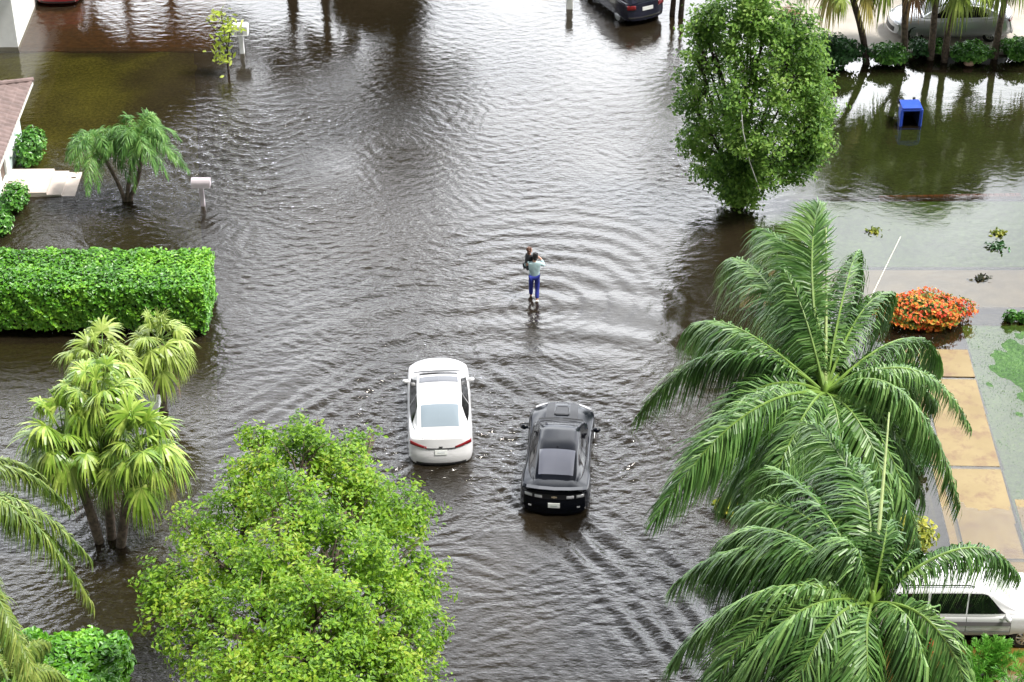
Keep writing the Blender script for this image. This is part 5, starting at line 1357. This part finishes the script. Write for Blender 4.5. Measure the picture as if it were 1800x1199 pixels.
# ------------------------------------------------------------------ mailboxes
def mailbox(label, px, py, top_py, w, dp, hgt, col, post_w, rz=0.0, round_top=True, number=None, group=None):
    b = at(px, py); zt_ = aty(px, top_py, b.y).z
    o = thing('mailbox', (b.x, b.y, -.2), label, 'mailbox', group, rz); zt_ += .2
    mt = pmat('mailbox_'+label[:8].replace(' ', '_'), col, .45, noise=.06, nscale=6)
    g = Geo(); g_box(g, (0,0,(zt_-hgt)/2), (post_w,post_w,zt_-hgt), bev=.01); g.build('post', mt, o)
    g = Geo(); z0 = zt_-hgt
    if round_top:
        prof = [(-w/2,0),(w/2,0)]
        n = 10; ring = [(-dp/2, z0), (dp/2, z0)]+[(dp/2*math.cos(t), z0+hgt*.5+hgt*.5*math.sin(t)) for t in np.linspace(0, math.pi, n)]
        k = len(ring); V = [(-w/2, y, z) for y, z in ring]+[(w/2, y, z) for y, z in ring]
        g.add(V, np.array([[i, (i+1)%k, k+(i+1)%k, k+i] for i in range(k)])); g.P.append((np.array([list(range(k-1,-1,-1)), list(range(k, 2*k))]), 0))
    else: g_box(g, (0,0,z0+hgt/2), (w,dp,hgt), bev=.02)
    bx = g.build('box', mt, o)
    g = Geo()
    if round_top: g_box(g, (w/2+.008,0,z0+hgt*.5), (.012,dp*.86,hgt*.7), bev=.004)
    else: g_box(g, (0,-dp/2-.004,z0+.02), (w*.96,.01,.02))
    g.build('door', mt, bx)
    if number:
        cu = bpy.data.curves.new('number', 'FONT'); cu.body = number; cu.size = .16; cu.align_x = 'CENTER'; cu.extrude = .004
        to = bpy.data.objects.new('number', cu); COL.objects.link(to); bpy.context.view_layer.update()
        me = bpy.data.meshes.new_from_object(to.evaluated_get(bpy.context.evaluated_depsgraph_get())); bpy.data.objects.remove(to)
        me.materials.clear(); me.materials.append(pmat('number_black', (.05,.05,.05), .5))
        no = bpy.data.objects.new('number', me); COL.objects.link(no); no.parent = o
        no.location = (-.04, -dp/2-.018, z0+hgt*.16); no.rotation_euler = (R(90), 0, 0)
    return o
mailbox('grey rounded mailbox on a grey post standing in water beside the date palm', 357, 361, 313, .62, .30, .32, (.50,.45,.48), .14)
mailbox('white square mailbox on a white post with black house number, by the lime sapling', 426, 93, 43, .60, .4, .40, (.80,.81,.82), .17, round_top=False, number='1820')
mailbox('white mailbox half hidden behind the fan palms on the left', 277, 742, 698, .26, .5, .32, (.80,.82,.80), .12, round_top=True)
mailbox('white post box at the top edge left of the navy hatchback', 1001, 14, -28, .3, .4, .35, (.78,.80,.76), .26, round_top=False)
# thin dark trunks next to the navy car
for i, px in enumerate((1181, 1196)):
    b = at(px, 26+3*i); o = thing('slim_tree', (b.x, b.y, -.2), ('slim dark trunk just right of the navy hatchback' if i == 0 else 'second slim dark trunk, touching the tall green tree'), 'tree')
    g = Geo(); g_tube(g, [(0,0,-.2),(.05,0,1.2),(-.03,.1,2.6),(.1,.1,3.6)], [.12,.10,.08,.05], 8); g.build('trunk', M['bark_dark'], o, smooth=True)
    r = np.random.default_rng(i); P = np.array([0,.1,4.0])+r.normal(0,.55,(420,3)); g = Geo(); g_leaves(g, P, r.normal(0,.4,(420,3))+[0,0,1], .2, seed=i); g.build('crown', M['tree_leaf2'], o)

# ------------------------------------------------------------------ blue bin lying on its side, mouth towards us
b = at(1600,222); o = thing('recycling_bin', (b.x, b.y, -.12), 'blue wheeled recycling bin lying on its side in the flooded lawn, open end towards us', 'bin', rz=R(2))
M['bin'] = pmat('blue_plastic', (.015,.07,.50), .4, spec=.5, noise=.08, nscale=4); M['bin_in'] = pmat('bin_inside', (.006,.014,.06), .7)
def shellbox(g, w0, h0, w1, h1, Ld, t, mi0=0, mi1=1):
    # y=0 mouth (towards camera), y=Ld closed end
    def rr(w, hh, y): return [(-w/2,y,0),(w/2,y,0),(w/2,y,hh),(-w/2,y,hh)]
    dz = (h0-h1)/2
    A = rr(w0,h0,0); Bq_ = [(x,y,z+dz) for x,y,z in rr(w1,h1,Ld)]
    C = [(x*(1-2*t/w0),y,t+z*(1-2*t/h0)) for x,y,z in A]; D = [(x*(1-2*t/w1),Ld-t,z+dz*0) for x,y,z in rr(w1,h1,0)]; D = [(x,y,t+dz+z*(1-2*t/h1)) for x,y,z in D]
    V = A+Bq_+C+D
    out_f = [[i,4+i,4+(i+1)%4,(i+1)%4] for i in range(4)]+[[4,7,6,5]]
    lip = [[i,(i+1)%4,8+(i+1)%4,8+i] for i in range(4)]
    inn = [[8+i,8+(i+1)%4,12+(i+1)%4,12+i] for i in range(4)]+[[12,13,14,15]]
    g.add(V, np.array(out_f+lip), mi0); g.P.append((np.array(inn)+g.n-16, mi1))
g = Geo(); shellbox(g, .66, .76, .50, .56, .95, .035); bd = g.build('body', [M['bin'], M['bin_in']], o)
g = Geo()
for (cx, cz, sx, sz) in ((0,-.0,.80,.06),(0,.78,.80,.06),(-.37,.39,.06,.74),(.37,.39,.06,.74)): g_box(g, (cx,.02,cz), (sx,.10,sz), bev=.012)
g.build('rim', M['bin'], o)
g = Geo(); V = [(-.40,0,.80),(.40,0,.80),(.34,.42,.93),(-.34,.42,.93)]
g_box(g, (0,.30,.86), (.72,.66,.035), bev=.01); g.build('lid', M['bin'], o)
g = Geo(); g_tube(g, [(-.30,.05,.86),(.30,.05,.86)], .025, 8); g.build('handle', M['bin'], o)
for sx in (-.28,.28):
    g = Geo(); g_lathe(g, [(.0,-.03),(.12,-.03),(.12,.03),(.0,.03)], 18, 'x', (sx,.98,.66)); g.build('wheel', M['tyre'], o)
for i in range(3):
    g = Geo(); g_box(g, (-.2+.2*i,.5,.735), (.05,.7,.03), bev=.008); g.build('rib', M['bin'], bd)
# ------------------------------------------------------------------ people
def skin(name, pts, edges, mat, parent, levels=2, extra=None):
    """continuous limb surface: pts = (x,y,z,rx,ry) joined by edges, root first"""
    me = bpy.data.meshes.new(name); me.from_pydata([p[:3] for p in pts], edges, []); me.update()
    o = bpy.data.objects.new(name, me); COL.objects.link(o)
    o.modifiers.new('skin', 'SKIN'); sm = o.modifiers.new('sub', 'SUBSURF'); sm.levels = levels; sm.render_levels = levels
    for i, p in enumerate(pts):
        sv = me.skin_vertices[0].data[i]; sv.radius = (p[3], p[4] if len(p) > 4 else p[3]); sv.use_root = (i == 0); sv.use_loose = False
    bpy.context.view_layer.update()
    ev = o.evaluated_get(bpy.context.evaluated_depsgraph_get()); nm = bpy.data.meshes.new_from_object(ev); nm.name = name
    bpy.data.objects.remove(o)
    if extra:
        bm = bmesh.new(); bm.from_mesh(nm)
        for f in extra: f(bm)
        bm.to_mesh(nm); bm.free()
    nm.materials.clear(); nm.materials.append(mat)
    for p in nm.polygons: p.use_smooth = True
    o = bpy.data.objects.new(name, nm); COL.objects.link(o); o.parent = parent
    return o
def ell(c, r_, rot=None, sub=3):
    def f(bm):
        m = Matrix.Translation(c) @ (rot.to_4x4() if rot else Matrix.Identity(4)) @ Matrix.Diagonal((*r_, 1))
        bmesh.ops.create_icosphere(bm, subdivisions=sub, radius=1, matrix=m)
    return f
M['skin'] = pmat('skin', (.55,.32,.24), .55, noise=.06)
M['shirt'] = pmat('pale_teal_shirt', (.36,.50,.52), .85, noise=.15, nscale=9)
M['jeans'] = pmat('blue_trousers', (.014,.025,.22), .8, noise=.25, nscale=9)
M['hair'] = pmat('dark_hair', (.012,.010,.009), .5)
M['hair_red'] = pmat('red_brown_hair', (.11,.05,.03), .55, noise=.3, nscale=30)
M['dress'] = pmat('black_clothes', (.008,.008,.010), .8)
M['shoe'] = pmat('white_shoe', (.75,.75,.75), .6)
M['lip'] = pmat('lip', (.4,.14,.12), .5); M['eye'] = pmat('eye', (.03,.02,.02), .2)

pb = at(939,524)
o = thing('person', (pb.x, pb.y, -.12), 'person in pale teal shirt and blue trousers wading away with a child at one shoulder', 'person')
S = 1.02
def fingers(pts, edges, wrist, palm_dir, side_dir, curl, root):
    """palm and five bent fingers growing from the wrist vertex"""
    w_ = Vector(wrist); d = Vector(palm_dir).normalized(); s_ = Vector(side_dir).normalized(); n_ = d.cross(s_)
    pm = w_+d*.05; pts.append((*pm, .030, .018)); ip = len(pts)-1; edges.append((root, ip))
    for k, (off_, ln) in enumerate(((-.027,.062),(-.009,.074),(.009,.072),(.027,.056))):
        a = pm+d*.035+s_*off_; b_ = a+d*ln*.55+n_*curl*.3; c_ = b_+d*ln*.35+n_*curl
        i0 = len(pts); pts += [(*a,.010),(*b_,.009),(*c_,.007)]; edges += [(ip,i0),(i0,i0+1),(i0+1,i0+2)]
    a = pm-s_*.034-d*.012; b_ = a-s_*.02+d*.03+n_*curl*.3; c_ = b_+d*.028+n_*curl*.5
    i0 = len(pts); pts += [(*a,.012),(*b_,.010),(*c_,.008)]; edges += [(ip,i0),(i0,i0+1),(i0+1,i0+2)]
def sc(l): return [tuple(v*S if i < 3 else v for i, v in enumerate(p)) for p in l]
# local: +y away from the camera, +x to the right
J = dict(pel=(0,0,.95), wst=(0,0,1.08), chs=(0,-.01,1.28), nek=(0,0,1.46), hd=(.015,.03,1.58),
    ls=(-.17,0,1.40), le=(-.27,.14,1.22), lw=(-.20,.34,1.36), rs=(.17,0,1.40), re=(.30,.10,1.24), rw=(.19,.24,1.43),
    lh=(-.09,0,.92), lk=(-.10,.10,.52), la=(-.10,.12,.12), lt=(-.10,.26,.05), rh=(.09,0,.92), rk=(.09,.0,.50), ra=(.085,-.14,.13), rt=(.085,-.01,.05))
names = ['pel','wst','chs','nek','hd','ls','le','lw','rs','re','rw','lh','lk','la','lt','rh','rk','ra','rt']
rad = dict(pel=(.145,.10), wst=(.125,.085), chs=(.15,.10), nek=(.052,.052), hd=(.07,.08), ls=(.062,.06), le=(.042,.042), lw=(.028,.026), rs=(.062,.06), re=(.042,.042), rw=(.028,.026), lh=(.085,.085), lk=(.058,.058), la=(.04,.04), lt=(.035,.03), rh=(.085,.085), rk=(.058,.058), ra=(.04,.04), rt=(.035,.03))
ix = {n: i for i, n in enumerate(names)}
ed = [(ix[a], ix[b]) for a, b in (('pel','wst'),('wst','chs'),('chs','nek'),('nek','hd'),('chs','ls'),('ls','le'),('le','lw'),('chs','rs'),('rs','re'),('re','rw'),('pel','lh'),('lh','lk'),('lk','la'),('la','lt'),('pel','rh'),('rh','rk'),('rk','ra'),('ra','rt'))]
pts = [(*[v*S for v in J[n]], *[q*(.8 if n in ('chs','wst') else 1) for q in rad[n]]) for n in names]
fingers(pts, ed, [v*S for v in J['lw']], (-.1,.6,.8), (1,0,0), -.02, ix['lw'])
fingers(pts, ed, [v*S for v in J['rw']], (-.85,.35,.3), (0,.3,1), -.02, ix['rw'])
hd_c = Vector((.02,.035,1.635))*S
head = [ell(hd_c, (.076,.095,.118)), ell(hd_c+Vector((0,.098,-.012)), (.014,.022,.02), sub=2), ell(hd_c+Vector((.078,0,-.01)), (.012,.022,.032), sub=2), ell(hd_c+Vector((-.078,0,-.01)), (.012,.022,.032), sub=2), ell(hd_c+Vector((0,.04,-.075)), (.055,.055,.05), sub=2)]
bdy = skin('body', pts, ed, M['skin'], o, 2, head)
def cloth(name, keys, edges, mat, scale, extra=None):
    ids = {n: i for i, n in enumerate(keys)}
    p = [(*[v*S for v in (J[n.split('*')[0]] if '*' not in n else EXTRA[n])], *[q*scale.get(n, 1.12)+.008 for q in (rad[n.split('*')[0]] if '*' not in n else RX[n])]) for n in keys]
    return skin(name, p, [(ids[a], ids[b]) for a, b in edges], mat, o, 2, extra)
EXTRA = {'hem*': (0,0,.88), 'top*': (0,-.005,1.415), 'lc*': (-.10,.12,.17), 'rc*': (.086,-.125,.17), 'lslv*': (-.215,.29,1.32), 'rslv*': (.215,.21,1.39)}
RX = {'top*': (.095,.075), 'hem*': (.175,.13), 'lc*': (.055,.055), 'rc*': (.055,.055), 'lslv*': (.034,.034), 'rslv*': (.034,.034)}
cloth('shirt', ['chs','wst','hem*','top*','ls','le','lslv*','rs','re','rslv*'], [('chs','wst'),('wst','hem*'),('chs','top*'),('chs','ls'),('ls','le'),('le','lslv*'),('chs','rs'),('rs','re'),('re','rslv*')], M['shirt'], {'chs':1.38,'wst':1.2})
cloth('trousers', ['pel','lh','lk','lc*','rh','rk','rc*'], [('pel','lh'),('lh','lk'),('lk','lc*'),('pel','rh'),('rh','rk'),('rk','rc*')], M['jeans'], {'pel':1.0})
for a, t in (('la','lt'),('ra','rt')):
    A_2 = Vector(J[a])*S; T_2 = Vector(J[t])*S
    skin('shoe', [(A_2.x,A_2.y,A_2.z+.02,.065,.065),(A_2.x,A_2.y-.02,A_2.z-.06,.065,.06),(*(T_2+Vector((0,.02,0))),.048,.04)], [(0,1),(1,2)], M['shoe'], o)
bm = bmesh.new()
ell(hd_c+Vector((0,-.022,.03)), (.092,.098,.112))(bm); ell(hd_c+Vector((0,-.07,-.06)), (.07,.055,.07), sub=2)(bm)
rr_ = np.random.default_rng(4)
for k in range(14): ell(hd_c+Vector((rr_.uniform(-.07,.07), -.05+rr_.uniform(-.06,.05), .05+rr_.uniform(-.08,.07))), (.035,.03,.03), sub=1)(bm)
me = bpy.data.meshes.new('hair'); bm.to_mesh(me); bm.free(); me.materials.append(M['hair'])
for p in me.polygons: p.use_smooth = True
ho = bpy.data.objects.new('hair', me); COL.objects.link(ho); ho.parent = o
def blob(name, c, r_, mat):
    bm = bmesh.new(); ell(c, r_, sub=2)(bm); me = bpy.data.meshes.new(name); bm.to_mesh(me); bm.free(); me.materials.append(mat); x = bpy.data.objects.new(name, me); COL.objects.link(x); x.parent = o
for sx in (-.03,.03): blob('eye', hd_c+Vector((sx,.088,.012)), (.012,.008,.008), M['eye'])
blob('mouth', hd_c+Vector((0,.088,-.055)), (.024,.01,.007), M['lip'])

# the child carried at the shoulder: leaning over it, head higher than the adult's
ck = Vector((pb.x-.17*S, pb.y+.20, -.12+1.22*S))
o2 = thing('person', ck, 'child with red brown hair and black clothes held at the wading adult\'s left shoulder', 'person', None, R(125))
o = o2; S = 1.0
J = dict(pel=(-.02,.05,.0), wst=(-.02,.03,.12), chs=(-.02,.0,.27), nek=(-.01,-.02,.39), hd=(-.01,-.02,.46), ls=(-.12,0,.33), le=(-.20,-.08,.20), lw=(-.10,-.18,.16), rs=(.10,0,.33), re=(.17,-.10,.24), rw=(.24,-.14,.14),
    lh=(-.09,.04,-.02), lk=(-.14,-.20,-.04), la=(-.12,-.14,-.24), lt=(-.12,-.20,-.29), rh=(.05,.05,-.03), rk=(.06,-.14,-.06), ra=(.05,-.10,-.28), rt=(.05,-.16,-.33))
rad = {k: tuple(v*.72 for v in q) for k, q in rad.items()}
pts = [(*J[n], *[q*(.8 if n in ('chs','wst') else 1) for q in rad[n]]) for n in names]
ed = ed[:18]
fingers(pts, ed, J['lw'], (.6,-.3,-.5), (0,1,0), -.012, ix['lw']); fingers(pts, ed, J['rw'], (.4,-.3,-.8), (0,1,0), -.012, ix['rw'])
hd_c = Vector((-.015,-.02,.54))
head = [ell(hd_c, (.068,.082,.098)), ell(hd_c+Vector((.02,-.082,-.012)), (.011,.016,.014), sub=2), ell(hd_c+Vector((0,-.035,-.06)), (.048,.048,.042), sub=2), ell(hd_c+Vector((.07,0,-.01)), (.01,.018,.026), sub=2), ell(hd_c+Vector((-.07,0,-.01)), (.01,.018,.026), sub=2)]
skin('body', pts, ed, M['skin'], o, 2, head)
EXTRA = {'hem*': (-.02,.06,-.05), 'top*': (-.01,-.015,.345), 'lc*': (-.125,-.15,-.18), 'rc*': (.052,-.11,-.22), 'lslv*': (-.13,-.15,.17), 'rslv*': (.21,-.13,.18)}
RX = {'top*': (.07,.06), 'hem*': (.13,.10), 'lc*': (.045,.045), 'rc*': (.045,.045), 'lslv*': (.03,.03), 'rslv*': (.03,.03)}
cloth('clothes', ['chs','wst','hem*','top*','ls','le','lslv*','rs','re','rslv*'], [('chs','wst'),('wst','hem*'),('chs','top*'),('chs','ls'),('ls','le'),('le','lslv*'),('chs','rs'),('rs','re'),('re','rslv*')], M['dress'], {'chs':1.45,'wst':1.3})
cloth('trousers', ['pel','lh','lk','lc*','rh','rk','rc*'], [('pel','lh'),('lh','lk'),('lk','lc*'),('pel','rh'),('rh','rk'),('rk','rc*')], M['dress'], {'pel':1.1})
bm = bmesh.new(); ell(hd_c+Vector((0,.025,.028)), (.084,.088,.095))(bm); ell(hd_c+Vector((-.03,.06,-.06)), (.06,.05,.09), sub=2)(bm)
for k in range(18): ell(hd_c+Vector((rr_.uniform(-.075,.075), rr_.uniform(-.03,.08), rr_.uniform(-.06,.11))), (.034,.03,.034), sub=1)(bm)
me = bpy.data.meshes.new('hair'); bm.to_mesh(me); bm.free(); me.materials.append(M['hair_red'])
for p in me.polygons: p.use_smooth = True
ho = bpy.data.objects.new('hair', me); COL.objects.link(ho); ho.parent = o
for sx in (-.026,.026): blob('eye', hd_c+Vector((sx+.012,-.076,.012)), (.010,.007,.007), M['eye'])
blob('mouth', hd_c+Vector((.015,-.076,-.045)), (.02,.009,.006), M['lip'])
